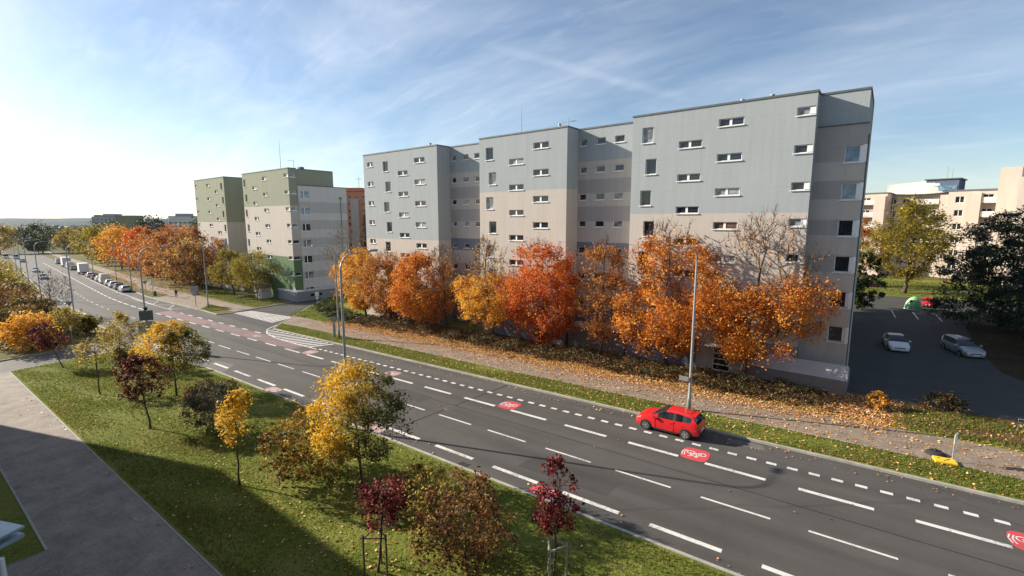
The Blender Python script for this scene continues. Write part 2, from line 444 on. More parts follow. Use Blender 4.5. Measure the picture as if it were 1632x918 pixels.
class MB:
    """collects shapes; build() links them as one mesh object"""
    def __init__(s):
        s.v = []; s.f = []; s.m = []

    def add(s, verts, faces, mi=0):
        b = len(s.v)
        s.v += [tuple(p) for p in verts]
        for f in faces:
            s.f.append(tuple(i + b for i in f)); s.m.append(mi)

    def quad(s, a, b, c, d, mi=0):
        s.add([a, b, c, d], [(0, 1, 2, 3)], mi)

    def box(s, x0, x1, y0, y1, z0, z1, mi=0, mat=None):
        V = [(x, y, z) for x in (x0, x1) for y in (y0, y1) for z in (z0, z1)]
        if mat is not None: V = [mat @ Vector(p) for p in V]
        s.add(V, [(0, 1, 3, 2), (4, 6, 7, 5), (0, 4, 5, 1), (2, 3, 7, 6), (0, 2, 6, 4), (1, 5, 7, 3)], mi)

    def bbox(s, x0, x1, y0, y1, z0, z1, bev=.02, mi=0, mat=None):
        """box with chamfered edges"""
        bm = bmesh.new()
        r = bmesh.ops.create_cube(bm, size=1)
        for v in bm.verts:
            v.co = Vector(((x0 + x1) / 2 + v.co.x * (x1 - x0), (y0 + y1) / 2 + v.co.y * (y1 - y0), (z0 + z1) / 2 + v.co.z * (z1 - z0)))
        bmesh.ops.bevel(bm, geom=bm.edges[:], offset=bev, segments=2, affect='EDGES', profile=.6)
        bm.verts.index_update()
        V = [(mat @ v.co if mat is not None else v.co.copy()) for v in bm.verts]
        s.add(V, [[v.index for v in f.verts] for f in bm.faces], mi)
        bm.free()

    def tube(s, pts, rad, n=8, mi=0, caps=True):
        pts = [Vector(p) for p in pts]
        if not hasattr(rad, '__len__'): rad = [rad] * len(pts)
        b = len(s.v)
        up = Vector((0, 0, 1))
        for i, p in enumerate(pts):
            d = (pts[min(i + 1, len(pts) - 1)] - pts[max(i - 1, 0)]).normalized()
            ref = up if abs(d.z) < .9 else Vector((1, 0, 0))
            x = d.cross(ref).normalized(); y = d.cross(x)
            for k in range(n):
                a = 2 * math.pi * k / n
                s.v.append(tuple(p + (x * math.cos(a) + y * math.sin(a)) * rad[i]))
        for i in range(len(pts) - 1):
            for k in range(n):
                k2 = (k + 1) % n
                s.f.append((b + i * n + k, b + i * n + k2, b + (i + 1) * n + k2, b + (i + 1) * n + k)); s.m.append(mi)
        if caps:
            s.f.append(tuple(b + k for k in range(n))[::-1]); s.m.append(mi)
            e = b + (len(pts) - 1) * n
            s.f.append(tuple(e + k for k in range(n))); s.m.append(mi)

    def cyl(s, c, axis, r, h, n=20, mi=0):
        c = Vector(c); a = Vector(axis).normalized()
        s.tube([c - a * h / 2, c + a * h / 2], r, n, mi)

    def prism(s, pts, z0, z1, mi=0):
        n = len(pts)
        s.add([(x, y, z0) for x, y in pts] + [(x, y, z1) for x, y in pts],
              [tuple(range(n))[::-1], tuple(range(n, 2 * n))] + [(i, (i + 1) % n, n + (i + 1) % n, n + i) for i in range(n)], mi)

    def mesh(s, name, mats, smooth=False):
        me = bpy.data.meshes.new(name)
        me.from_pydata(s.v, [], s.f)
        for m in (mats if isinstance(mats, (list, tuple)) else [mats]):
            me.materials.append(m)
        me.polygons.foreach_set('material_index', s.m)
        if smooth: me.polygons.foreach_set('use_smooth', [True] * len(s.f))
        me.update()
        return me

    def build(s, name, mats, parent=None, smooth=False, loc=None, rot=None):
        return link(name, s.mesh(name, mats, smooth), parent, loc, rot)


def np_mesh(name, verts, quads, mats, attr=None):
    """fast mesh of loose quads / tris from numpy arrays"""
    me = bpy.data.meshes.new(name)
    nv, (nf, k) = len(verts), quads.shape
    me.vertices.add(nv)
    me.vertices.foreach_set('co', np.ascontiguousarray(verts, dtype=np.float32).ravel())
    me.loops.add(nf * k)
    me.loops.foreach_set('vertex_index', np.ascontiguousarray(quads, dtype=np.int32).ravel())
    me.polygons.add(nf)
    me.polygons.foreach_set('loop_start', np.arange(0, nf * k, k, dtype=np.int32))
    me.polygons.foreach_set('loop_total', np.full(nf, k, dtype=np.int32))
    for m in (mats if isinstance(mats, (list, tuple)) else [mats]):
        me.materials.append(m)
    if attr is not None:
        a = me.attributes.new('lv', 'FLOAT', 'FACE')
        a.data.foreach_set('value', np.ascontiguousarray(attr, dtype=np.float32))
    me.update(calc_edges=True)
    return me


# ------------------------------------------------------------------ vegetation
CR = np.array([.8033, .5956, 0.])          # picture-right as a direction on the ground


def leaves(pos, size, rng, lv, up=.25, aspect=.75, jitter=.35):
    """one folded kite-shaped leaf at each position"""
    n = len(pos)
    nrm = rng.normal(size=(n, 3)); nrm[:, 2] = np.abs(nrm[:, 2]) + up
    nrm /= np.linalg.norm(nrm, axis=1)[:, None]
    t = rng.normal(size=(n, 3))
    t -= nrm * np.sum(t * nrm, 1)[:, None]
    t /= np.linalg.norm(t, axis=1)[:, None]
    b = np.cross(nrm, t)
    s = size * (1 + jitter * rng.normal(size=n)).clip(.4, 1.9)
    s = s[:, None]
    fold = rng.uniform(-.25, .25, size=n)[:, None] * s
    V = np.empty((n, 4, 3))
    V[:, 0] = pos - t * s * .5
    V[:, 1] = pos + b * s * .5 * aspect + nrm * fold
    V[:, 2] = pos + t * s * .5
    V[:, 3] = pos - b * s * .5 * aspect + nrm * fold
    return V.reshape(-1, 3), np.arange(n * 4).reshape(n, 4), lv


def vnoise(p, seed):
    """cheap smooth 3-D noise from a few random waves, about -1..1"""
    r = np.random.default_rng(seed)
    o = np.zeros(len(p))
    for k in range(7):
        w = r.normal(size=3) * (.9 + .25 * k)
        o += np.sin(p @ w + r.uniform(0, 6.28)) / 3.0
    return o


def tree(name, label, cat, a, t, height, width, z0, mat, n_leaf, leaf=.2, trunk=.14, offc=0., lean=(0, 0), seed=1, group=None,
         nodes=220, full=1.0, top_frac=.6, gaps=.25, bark='bark', multi=False, clump=.45, widest=.4, lvbias=None, power=1.0, aspect=.75,
         zsq=1., upd=.25, rise=.35, base=None, parts=True):
    """branching skeleton grown inside a crown envelope, leaves clustered round its twigs.
    z0 = underside of crown, full = share of the crown's height that still carries leaves, widest = where it is widest"""
    rng = np.random.default_rng(seed * 101 + 7)
    rw = width / 2
    cx = CR[:2] * offc
    ch = height - z0

    def env(z):
        u = (z - z0) / ch
        u = np.clip(u, 0, 1)
        f = np.where(u < widest, np.sqrt(np.clip(1 - ((widest - u) / widest) ** 2, 0, 1)) * .85 + .15 * (u / widest),
                     np.clip(1 - ((u - widest) / (1 - widest)) ** 2, 0, 1) ** (.5 * power))
        return rw * f

    def axis(z):
        k = np.clip(z / height, 0, 1)
        return np.stack([lean[0] * k + cx[0] * np.clip(k * 1.6, 0, 1), lean[1] * k + cx[1] * np.clip(k * 1.6, 0, 1)], -1)
    # trunk
    P, par = [], []
    nt = 8
    tt = height * (.9 if not multi else .35)
    for i in range(nt + 1):
        z = tt * i / nt
        w = rng.normal(size=2) * trunk * .5 * (i > 0)
        p = axis(np.array(z))
        P.append([p[0] + w[0], p[1] + w[1], z]); par.append(i - 1)
    # attraction points
    C = []
    while len(C) < nodes:
        z = z0 + ch * rng.uniform(.02, 1, 200)
        th = rng.uniform(0, 2 * np.pi, 200)
        wob = vnoise(np.stack([np.cos(th) * 1.5, np.sin(th) * 1.5, (z - z0) / ch * 2.6], 1), seed + 500)
        rr = np.sqrt(rng.uniform(.04, 1, 200)) * env(z) * (1 + .26 * wob)
        ax = axis(z)
        q = np.stack([ax[:, 0] + rr * np.cos(th), ax[:, 1] + rr * np.sin(th), z], 1)
        nn = vnoise(q * (3.2 / max(1.5, rw)), seed)
        keep = nn > (gaps - .45)
        dens = (env(z) / rw) ** (2 if full > .99 else 1.1)
        keep &= rng.uniform(0, 1, 200) < dens + .08
        C += list(q[keep])
    C = C[:nodes]
    for _ in range(5 if not multi else 3):            # leading shoots that break the outline
        th, rr = rng.uniform(0, 6.28), rw * rng.uniform(.05, .62)
        zt0 = z0 + ch * (.94 - .42 * (rr / rw) ** 1.5)
        a0 = axis(np.array(zt0))
        for k in range(4):
            C.append(np.array([a0[0] + rr * math.cos(th) * (1 + .05 * k), a0[1] + rr * math.sin(th) * (1 + .05 * k), min(height * 1.04, zt0 + ch * .035 * k)]))
    C = np.array(C)
    ax = axis(C[:, 2])
    order = np.argsort(np.hypot(C[:, 0] - ax[:, 0], C[:, 1] - ax[:, 1]) + .15 * np.abs(C[:, 2] - z0))
    PA = np.array(P)
    lowest = z0 * .75 if not multi else 0.
    for q in C[order]:
        d = PA - q
        cost = np.sqrt((d ** 2).sum(1)) + np.clip(PA[:, 2] - (q[2] - rise * np.hypot(d[:, 0], d[:, 1])), 0, None) * 1.4
        cost[PA[:, 2] < lowest] += 50 * (0 if multi else 1)
        if not multi: cost[:nt + 1][PA[:nt + 1, 2] < lowest] += 100
        j = int(np.argmin(cost))
        PA = np.vstack([PA, q]); par.append(j)
    n = len(PA)
    nch = np.zeros(n, int); w2 = np.zeros(n)
    for i in range(n - 1, -1, -1):
        if nch[i] == 0: w2[i] = 1.
        if par[i] >= 0:
            nch[par[i]] += 1; w2[par[i]] += w2[i]
    rad = trunk * (w2 / w2[0]) ** .5
    rad = np.maximum(rad, .006 + .0007 * height)
    tb = MB()
    tr_pts = PA[:nt + 1]
    flare = rad[:nt + 1].copy(); flare[0] *= 1.35
    tb.tube(tr_pts, flare, 9 if trunk > .08 else 6)
    for i in range(nt + 1, n):
        j = par[i]
        p0, p1 = Vector(PA[j]), Vector(PA[i])
        L = (p1 - p0).length
        mid = (p0 + p1) / 2 + Vector(rng.normal(size=3)) * L * .08 + Vector((0, 0, L * .06))
        r0 = min(rad[j], rad[i] * 1.25)
        tb.tube([p0, mid, p1], [r0, (r0 + rad[i]) / 2, rad[i] * .8], 5 if rad[i] > .02 else 4, caps=False)
    # fine upright twigs at the branch ends
    for i in range(nt + 1, n):
        if nch[i] > 1 or (full >= 1 and not (n_leaf < 1500)): continue
        if full < .99 and PA[i][2] < z0 + ch * (full - .15): continue
        d0 = PA[i] - PA[par[i]]; d0 /= np.linalg.norm(d0) + 1e-6
        for _ in range(4):
            d = d0 * .6 + rng.normal(size=3) * .38 + np.array([0, 0, .45])
            d /= np.linalg.norm(d)
            L = rng.uniform(.06, .13) * rw * 1.4
            e = PA[i] + d * L + np.array([0, 0, .1 * L])
            tb.tube([tuple(PA[i]), tuple((PA[i] + e) / 2 + rng.normal(size=3) * .05 * L), tuple(e)], [.016, .012, .006], 3, caps=False)
    # leaves
    ctr = PA[nt + 1:]
    tipw = np.where(nch[nt + 1:] == 0, 1.5, .8)
    zt = z0 + ch * full
    tipw = tipw * rng.uniform(.25, 1.6, len(ctr)) ** 1.6
    if full < 1:
        tipw = tipw * np.clip((zt - ctr[:, 2]) / (ch * .12) + .6, .035, 1)
    pick = rng.choice(len(ctr), n_leaf, p=tipw / tipw.sum())
    cs = clump * .8 * rw * (.45 + .9 * rng.uniform(size=len(ctr)))
    g = np.clip(rng.normal(size=(n_leaf, 3)), -1.7, 1.7) * .42
    pos = ctr[pick] + g * cs[pick][:, None] * np.array([1, 1, zsq])
    pos[:, 2] = np.maximum(pos[:, 2], .06 + .1 * rng.uniform(size=n_leaf))
    cl = rng.uniform(size=len(ctr))
    lv = .5 * cl[pick] + .5 * rng.uniform(size=n_leaf)
    if lvbias is not None:
        lv = np.clip(lvbias(pos / np.array([rw, rw, height])) * .7 + .3 * lv + .05 * rng.normal(size=n_leaf), 0, 1)
    V, Q, lv = leaves(pos, leaf, rng, lv, upd, aspect)
    root = empty(name, (a, t, base if base is not None else gz(a, t) + .1))
    tag(root, label, cat, group)
    tb.build('stem' if multi else 'trunk', M[bark], root, smooth=True)
    link('foliage' if multi else 'crown', np_mesh('crown', V, Q, M[mat], lv), root)
    return root


def conifer(name, label, a, t, height, width, mat, seed, group=None, n=5000, leaf=.35, base=None):
    rng = np.random.default_rng(seed)
    root = empty(name, (a, t, base if base is not None else gz(a, t)))
    tag(root, label, 'tree', group)
    tb = MB(); tb.tube([(0, 0, 0), (.05, .02, height * .5), (0, 0, height)], [height * .018, height * .012, .02], 8)
    P = []
    z = height * .06
    while z < height * .97:
        k = 1 - z / height
        r = width / 2 * k ** .8
        nb = rng.integers(5, 8)
        th0 = rng.uniform(0, 6.28)
        for i in range(nb):
            th = th0 + 6.283 * i / nb + rng.normal() * .15
            rr = r * rng.uniform(.75, 1.1)
            e = np.array([rr * math.cos(th), rr * math.sin(th), z - rr * .22])
            tb.tube([(0, 0, z), tuple(e * [.5, .5, 1] + [0, 0, rr * .18]), tuple(e)], [.03 + .02 * k, .025, .01], 4, caps=False)
            m = int(n / height * .06 * (.3 + k)) + 6
            s = rng.uniform(.1, 1, m)[:, None]
            p = np.array([0, 0, z]) * (1 - s) + e * s + rng.normal(size=(m, 3)) * [.18 * rr + .1, .18 * rr + .1, .12]
            P.append(p)
        z += height * .045 * (.6 + .7 * k)
    P = np.vstack(P)
    lv = np.clip(.5 + .28 * rng.normal(size=len(P)), 0, 1)
    V, Q, lv = leaves(P, leaf, rng, lv, .3, .35)
    tb.build('trunk', M['bark'], root, smooth=True)
    link('crown', np_mesh('crown', V, Q, M[mat], lv), root)
    return root


# ------------------------------------------------------------------ the ground
def sheet(name, pts, mat, dz, skirt=.0, kind='structure'):
    bm = bmesh.new()
    vs = [bm.verts.new((a, t, gz(a, t) + dz)) for a, t in pts]
    bm.faces.new(vs)
    bmesh.ops.triangulate(bm, faces=bm.faces[:])
    bmesh.ops.recalc_face_normals(bm, faces=bm.faces[:])
    for f in bm.faces:
        if f.normal.z < 0: f.normal_flip()
    if skirt:
        n = len(pts)
        lo = [bm.verts.new((a, t, gz(a, t) + dz - skirt)) for a, t in pts]
        for i in range(n):
            try: bm.faces.new((vs[i], vs[(i + 1) % n], lo[(i + 1) % n], lo[i]))
            except ValueError: pass
    me = bpy.data.meshes.new(name)
    bm.to_mesh(me); bm.free()
    me.materials.append(mat)
    o = link(name, me)
    o['kind'] = kind
    return o


def arc(c, r, a0, a1, n=8):
    return [(c[0] + r * math.cos(R(a0 + (a1 - a0) * i / n)), c[1] + r * math.sin(R(a0 + (a1 - a0) * i / n))) for i in range(n + 1)]


BEND = [-100, -115, -130, -145, -160, -180, -200, -225, -250, -280, -310, -345, -385, -430]
K0, K1 = 18.15, 30.55                     # near and far kerb
# terrain reaching the horizon
def terrain_z(a, t):
    r = math.hypot(a, t)
    p = max(-9., min(6., gz(a, t)))
    k = min(1, max(0, (r - 420) / 900))
    k = k * k * (3 - 2 * k)
    return p * (1 - k) + (-16) * k - .12


rs = [0, 8, 16, 30, 50, 75, 105, 145, 195, 260, 340, 430, 560, 720, 950, 1300, 1800, 2600, 3800]
ng = 96
tv = [(0, 0, terrain_z(0, 0))]; tf = []
for i, r in enumerate(rs[1:]):
    for k in range(ng):
        th = 2 * math.pi * k / ng
        x, y = r * math.cos(th), r * math.sin(th)
        tv.append((x, y, terrain_z(x, y)))
for k in range(ng): tf.append((0, 1 + k, 1 + (k + 1) % ng))
for i in range(len(rs) - 2):
    for k in range(ng):
        b0, b1 = 1 + i * ng, 1 + (i + 1) * ng
        tf.append((b0 + k, b1 + k, b1 + (k + 1) % ng, b0 + (k + 1) % ng))
mb = MB(); mb.v = tv; mb.f = tf; mb.m = [0] * len(tf)
o = mb.build('ground', M['earth'], smooth=True); o['kind'] = 'structure'
# ridges on the horizon
mb = MB()
hr = [3700, 4300, 4900, 5600, 6300, 7200]
nh = 200
for i, r in enumerate(hr):
    for k in range(nh + 1):
        th = R(95 + 120 * k / nh)
        e = [-17, 4, 10, 26, 44, 10][i]
        n_ = math.sin(k * .11 + i) * .5 + math.sin(k * .31 + 2 * i) * .3 + math.sin(k * .83 + i * 5) * .14 + math.sin(k * 1.9) * .06
        mb.v.append((r * math.cos(th), r * math.sin(th), e + n_ * [0, 7, 9, 11, 12, 4][i]))
for i in range(len(hr) - 1):
    for k in range(nh):
        b0, b1 = i * (nh + 1), (i + 1) * (nh + 1)
        mb.f.append((b0 + k, b0 + k + 1, b1 + k + 1, b1 + k)); mb.m.append(0)
o = mb.build('hills', M['hill'], smooth=True); o['kind'] = 'structure'

# main road with bend
farR = K1
bus = [(-62, K1), (-80.5, 31.0), (-86, 31.3), (-94, 31.4), (-108, 31.6), (-116, 32.0)]
road = [(45, K0), (45, K1), (-62, K1)] + bus[1:] + [(a, 31.6 + off(a)) for a in BEND[2:]] + [(a, 18.0 + off(a)) for a in BEND[::-1]] + [(-90, 18.0), (-82.5, 18.0), (-74, 18.1), (-66, 18.1), (-52, K0)]
sheet('road', road, M['asphalt'], 0.)
# side street on the far side
SS_L = [(-80.5, 31.0), (-80.0, 33.0), (-80.4, 36), (-81.4, 42.2), (-83, 47), (-86.5, 54), (-99, 74), (-114, 96)]
SS_R = [(-62.0, K1), (-63.0, 31.3), (-65.2, 33.4), (-68.2, 36.9), (-75, 43.5), (-84, 54), (-93, 66), (-108, 90)]
sheet('side_street', SS_R + SS_L[::-1], M['asphalt_side'], .0)
# side street on the near side
sheet('side_street', [(-52, K0 - .005), (-66, 18.095), (-74, 18.095), (-82.5, 17.995), (-77.6, 16.6), (-74.2, 14.9), (-72.1, 12.8), (-71.6, 9.7), (-71.3, 6), (-71, -60), (-65.2, -60), (-65.2, 6.6), (-66.0, 12), (-66.3, 17.0), (-60, 17.5), (-52, 17.75)], M['asphalt_light'], .0)
# raised ground: lawns and verges
sheet('lawn', [(45, 6.65), (45, K0 - .17), (-49.5, K0 - .17), (-52, 17.7), (-60, 17.45), (-66.2, 16.95), (-65.9, 12), (-65.1, 6.65)], M['grass'], .10, .2)
sheet('path', [(45, 3.0), (45, 6.65), (-65.1, 6.65), (-65.1, 3.0)], M['path'], .10, .2)
sheet('lawn_strip', [(-27.3, -30), (-26.6, 3.0), (-65.1, 3.0), (-65.1, -30)], M['grass'], .10, .2)
sheet('path_strip', [(45, -30), (45, 3.0), (-26.6, 3.0), (-27.3, -30)], M['path'], .098, .2)
sheet('lawn_island', [(-82.6, 17.85), (-77.9, 16.45), (-74.5, 14.7), (-72.4, 12.6), (-71.9, 9.6), (-71.6, 6), (-71.3, -60), (-430, -60)] + [(a, 17.85 + off(a)) for a in BEND[::-1]] + [(-90, 17.85)], M['grass_dry'], .10, .2)
sheet('verge', [(45, K1 + .17), (45, 130), (-112, 130), (-108.2, 90)] + [(a + .15, t + .05) for a, t in SS_R[1:-1]][::-1] + [(-61.9, K1 + .17)], M['grass'], .10, .2)
sheet('verge', [(-80.45, 31.15)] + [(a, t + .15) for a, t in bus[2:]] + [(a, 31.75 + off(a)) for a in BEND[2:]] + [(-430, 260), (-200, 200), (-114.2, 96)] + [(a - .15, t) for a, t in SS_L[1:-1]][::-1], M['grass_dry'], .10, .2)
sheet('sidewalk', [(45, 33.45), (45, 37.2), (0, 37.3), (-20, 37.2), (-44, 37.0), (-58, 36.6), (-66.5, 37.0), (-67.6, 36.5), (-64.6, 33.2), (-55, 33.5), (-20, 33.4)], M['walk'], .108)
sheet('sidewalk', [(-80.6, 33.6), (-80.8, 37.0), (-93, 37.3), (-116, 38.3), (-134, 38.8)] + [(a, 38 + off(a)) for a in BEND[3:]] + [(a, 35 + off(a)) for a in BEND[3:][::-1]] + [(-134, 35.9), (-115, 35.2), (-95, 34.3)], M['walk'], .108)
sheet('bus_stop_paving', [(-88.5, 31.7), (-94, 31.6), (-108, 31.8), (-112, 32.1), (-112, 35.0), (-95, 34.25), (-91, 34.1)], M['walk'], .106)
sheet('planting_bed', [(18, 38.0), (18, 43.6), (-9, 43.4), (-52, 44.6), (-60, 44), (-58, 38.6), (-44, 38.3), (-20, 38.2), (0, 38.2)], M['soil'], .104)
sheet('driveway', [(1.6, 43.2), (2.2, 46), (2.9, 60), (2.6, 77), (-8, 79.5), (-30, 80), (-30, 101), (40, 101), (40, 80.5), (10.6, 79.5), (9.8, 64), (10.2, 56), (12.5, 50), (20, 46.5), (40, 45), (40, 41.5), (12, 43.0)], M['asphalt_drive'], .106)
sheet('service_walk', [(-1.3, 43.8), (1.75, 43.3), (2.35, 46), (3.05, 60), (2.75, 77.1), (-2.5, 77.1)], M['asphalt_side'], .112)
sheet('pine_bed', [(9.9, 79.4), (9.1, 64), (9.5, 56), (11.8, 50), (20, 45.9), (42, 45.1), (42, 80.4)], M['soil_dark'], .103)
sheet('park_path', [(-6, 112), (-3, 110.5), (8, 111.5), (26, 113), (26, 114.4), (8, 113), (-3, 112.3)], M['asphalt_light'], .108)
sheet('asphalt_patch', [(-52.2, 18.3), (-52, 19.9), (-49.2, 20.2), (-47.2, 18.3)], M['asphalt_light'], .004)
sheet('asphalt_patch', [(-5.0, 29.6), (-5.9, 29.9), (-5.2, 30.4), (-3.9, 30.3), (-3.6, 29.7)], M['asphalt_light'], .004)


M['tar'] = asphalt_mat('tar_repair', (.032, .031, .031), False)
M['asphalt_worn'] = asphalt_mat('asphalt_repair', (.074, .069, .065), False)
sheet('asphalt_patch', [(-14.5, 20.1), (-9.2, 20.2), (-9.1, 21.6), (-14.4, 21.7)], M['asphalt_worn'], .003)
sheet('asphalt_patch', [(-29.5, 23.6), (-26.2, 23.5), (-26.1, 24.9), (-29.4, 25.0)], M['asphalt_worn'], .003)
sheet('tar_seam', [(-24.2, 18.3), (-24.05, 18.3), (-23.55, 24.0), (-22.9, 30.4), (-23.05, 30.4), (-23.7, 24.0)], M['tar'], .0025)
sheet('tar_seam', [(-62, 24.55), (-30, 24.6), (12, 24.5), (12, 24.57), (-30, 24.67), (-62, 24.63)], M['tar'], .0015)

# kerbs
def kerb(name, pts, w=.16, top=.13, mat='kerb'):
    mb = MB()
    n = len(pts)
    L = []
    for i in range(n):
        p = Vector((*pts[i], 0)); q0 = Vector((*pts[max(0, i - 1)], 0)); q1 = Vector((*pts[min(n - 1, i + 1)], 0))
        d = (q1 - q0).normalized()
        nn = Vector((-d.y, d.x, 0)) * w / 2
        L.append((p + nn, p - nn))
    for (l, r) in L:
        for q in (l, r):
            for dz in (-.1, top):
                mb.v.append((q.x, q.y, gz(q.x, q.y) + dz))
    for i in range(n - 1):
        b, c = i * 4, i * 4 + 4
        mb.f += [(b + 1, b + 3, c + 3, c + 1), (b, b + 1, c + 1, c), (b + 2, c + 2, c + 3, b + 3)]
        mb.m += [0, 0, 0]
    mb.f += [(0, 2, 3, 1), (4 * n - 4, 4 * n - 3, 4 * n - 1, 4 * n - 2)]; mb.m += [0, 0]
    o = mb.build(name, M[mat]); o['kind'] = 'structure'


kerb('kerb', [(45, K0 - .08), (0, K0 - .08), (-49.5, K0 - .08), (-52, K0 - .35), (-60, 17.52), (-66.2, 17.02)])
kerb('kerb', [(45, K1 + .08), (0, K1 + .08), (-30, K1 + .08), (-62, K1 + .08), (-63.0, 31.35), (-65.1, 33.4), (-68.1, 36.9), (-74.9, 43.5), (-83.8, 54)])
kerb('kerb', [(-86, 54), (-82.9, 47), (-81.3, 42.2), (-80.4, 36), (-80.0, 33.0), (-80.5, 31.1), (-86, 31.4), (-94, 31.5), (-108, 31.7), (-116, 32.1)] + [(a, 31.7 + off(a)) for a in BEND[2:8]])
kerb('kerb', [(-71.3, -10), (-71.6, 6), (-71.9, 9.7), (-72.35, 12.7), (-74.45, 14.8), (-77.85, 16.5), (-82.6, 17.93), (-90, 17.93)] + [(a, 17.93 + off(a)) for a in BEND[:8]])
kerb('edging', [(45, 6.65), (-65.1, 6.65)], .07, .115)
kerb('edging', [(-65.1, 3.0), (-26.6, 3.0), (-27.3, -6)], .09, .12)
kerb('edging', [(-66.25, 17.0), (-65.95, 12), (-65.12, 6.6)], .1, .12)
kerb('edging', [(45, 33.42), (-20, 33.37), (-55, 33.47), (-64.5, 33.17)], .07, .115)

# ------------------------------------------------------------------ painted road markings
mk = MB()


def strip(mb, a0, a1, t, w, dz=.005, mi=0):
    n = 1 if a1 > -88 else 3
    for i in range(n):
        x0 = a0 + (a1 - a0) * i / n; x1 = a0 + (a1 - a0) * (i + 1) / n
        P = [(x0, t + off(x0) - w / 2), (x1, t + off(x1) - w / 2), (x1, t + off(x1) + w / 2), (x0, t + off(x0) + w / 2)]
        mb.quad(*[(x, y, gz(x, y) + dz) for x, y in P], mi)


PER, DASH = 4.476, 3.01
for k in range(-2, 20):
    a = -46.95 + PER * k
    if a > 40: break
    strip(mk, a, a + DASH, 19.27, .25)
for k in range(-35, 18):
    a = -27.79 + PER * k
    strip(mk, a, a + (DASH if a > -64 else 2.2), 22.75 if a > -60 else 22.9, .13, mi=0)
for k in range(-8, 14):
    a = -15.09 + PER * k
    strip(mk, a, a + DASH, 26.24, .25)
for k in range(-60, -8):
    a = -15.09 + PER * k
    strip(mk, a, a + (2.4 if a > -96 else 3.3), 26.3, .22)
for k in range(-9, 11):
    a = -85 - 4.5 * k if k < 0 else -85 - 4.5 * k
    if a < -84: strip(mk, a, a + 2.6, 19.45, .22)
for k in range(-46, 45):
    a = -4.4 + 1.0 * k
    if -48.3 < a: strip(mk, a, a + .5, 28.25, .25)
for k in range(9):
    a = -88 - 0 + 3.6 * k
    if a < -56: strip(mk, a, a + 1.5, 28.6, .22)
strip(mk, -190, -101, 29.0, .14)
strip(mk, -116, -92, 28.9, .14)
for k in range(14):                                   # ticks between parking bays
    a = -104 - 6.4 * k
    P = [(a, 28.0 + off(a)), (a + .16, 28.0 + off(a)), (a + .16, 29.9 + off(a)), (a, 29.9 + off(a))]
    mk.quad(*[(x, y, gz(x, y) + .006) for x, y in P])


def seg(mb, p, q, w, dz=.006, mi=0):
    p = Vector((*p, 0)); q = Vector((*q, 0))
    d = (q - p).normalized(); n = Vector((-d.y, d.x, 0)) * w / 2
    mb.quad(*[(v.x, v.y, gz(v.x, v.y) + dz) for v in (p - n, q - n, q + n, p + n)], mi)


zz = [(-110, 29.0), (-106, 31.2), (-102, 29.0), (-98, 31.1), (-94, 29.0), (-91, 31.0)]
for p, q in zip(zz, zz[1:]): seg(mk, p, q, .13)
# zebra crossing over the side street
for k in range(15):
    f = k / 14
    a0 = -79.4 + 12.6 * f
    seg(mk, (a0, 33.2 - .5 * f), (a0 + .3 - 1.6 * f, 35.9 + .7 * f), .48)
# hatched corner
outl = [(-64.4, 32.4), (-63.9, 31.5), (-62.8, 30.2), (-60.6, 29.0), (-57, 28.25), (-52, 28.05), (-47.6, 28.05)]
for p, q in zip(outl, outl[1:]): seg(mk, p, q, .16)


def t_out(a):
    for (a0, t0), (a1, t1) in zip(outl, outl[1:]):
        if a0 <= a <= a1: return t0 + (t1 - t0) * (a - a0) / (a1 - a0)
    return 99


for k in range(15):
    a = -63.0 + 1.05 * k
    lo = t_out(a)
    p = (a, lo + .08)
    dx = (30.4 - lo) * .55
    q = (a + dx, 30.42)
    if q[1] - p[1] > .2 and q[0] < -47.2: seg(mk, p, q, .36)
for a in (4.0, 6.3, 8.6):
    mk.quad(*[(x, y, gz(x, y) + .112) for x, y in ((a - .3, 85.4), (a - .12, 85.4), (a + .12, 79.6), (a - .06, 79.6))])
mk.quad(*[(x, y, gz(x, y) + .006) for x, y in ((-64.4, 18.2), (-61.5, 18.4), (-61.3, 18.9), (-66.5, 18.7))])
o = mk.build('road_markings', M['paint']); o['kind'] = 'structure'
wb = MB()
for k in range(8):
    a = -91.6 + 5.2 * k
    P = [(a, 26.55), (a + 5.2, 26.5), (a + 5.2, 28.35), (a, 28.5)]
    wb.quad(*[(x, y, gz(x, y) + .003) for x, y in P])
wb.quad(*[(x, y, gz(x, y) + .003) for x, y in ((-67.5, 18.3), (-60.5, 18.35), (-60.5, 18.9), (-67.5, 18.9))])
o = wb.build('cycle_lane_surface', M['pink']); o['kind'] = 'structure'


def ring(mb, c, r, w, dz, n=16, mi=1):
    for i in range(n):
        a0, a1 = 2 * math.pi * i / n, 2 * math.pi * (i + 1) / n
        P = [(c[0] + rr * math.cos(x), c[1] + rr * math.sin(x)) for rr, x in ((r - w / 2, a0), (r + w / 2, a0), (r + w / 2, a1), (r - w / 2, a1))]
        mb.quad(*[(x, y, gz(x, y) + dz) for x, y in P], mi)


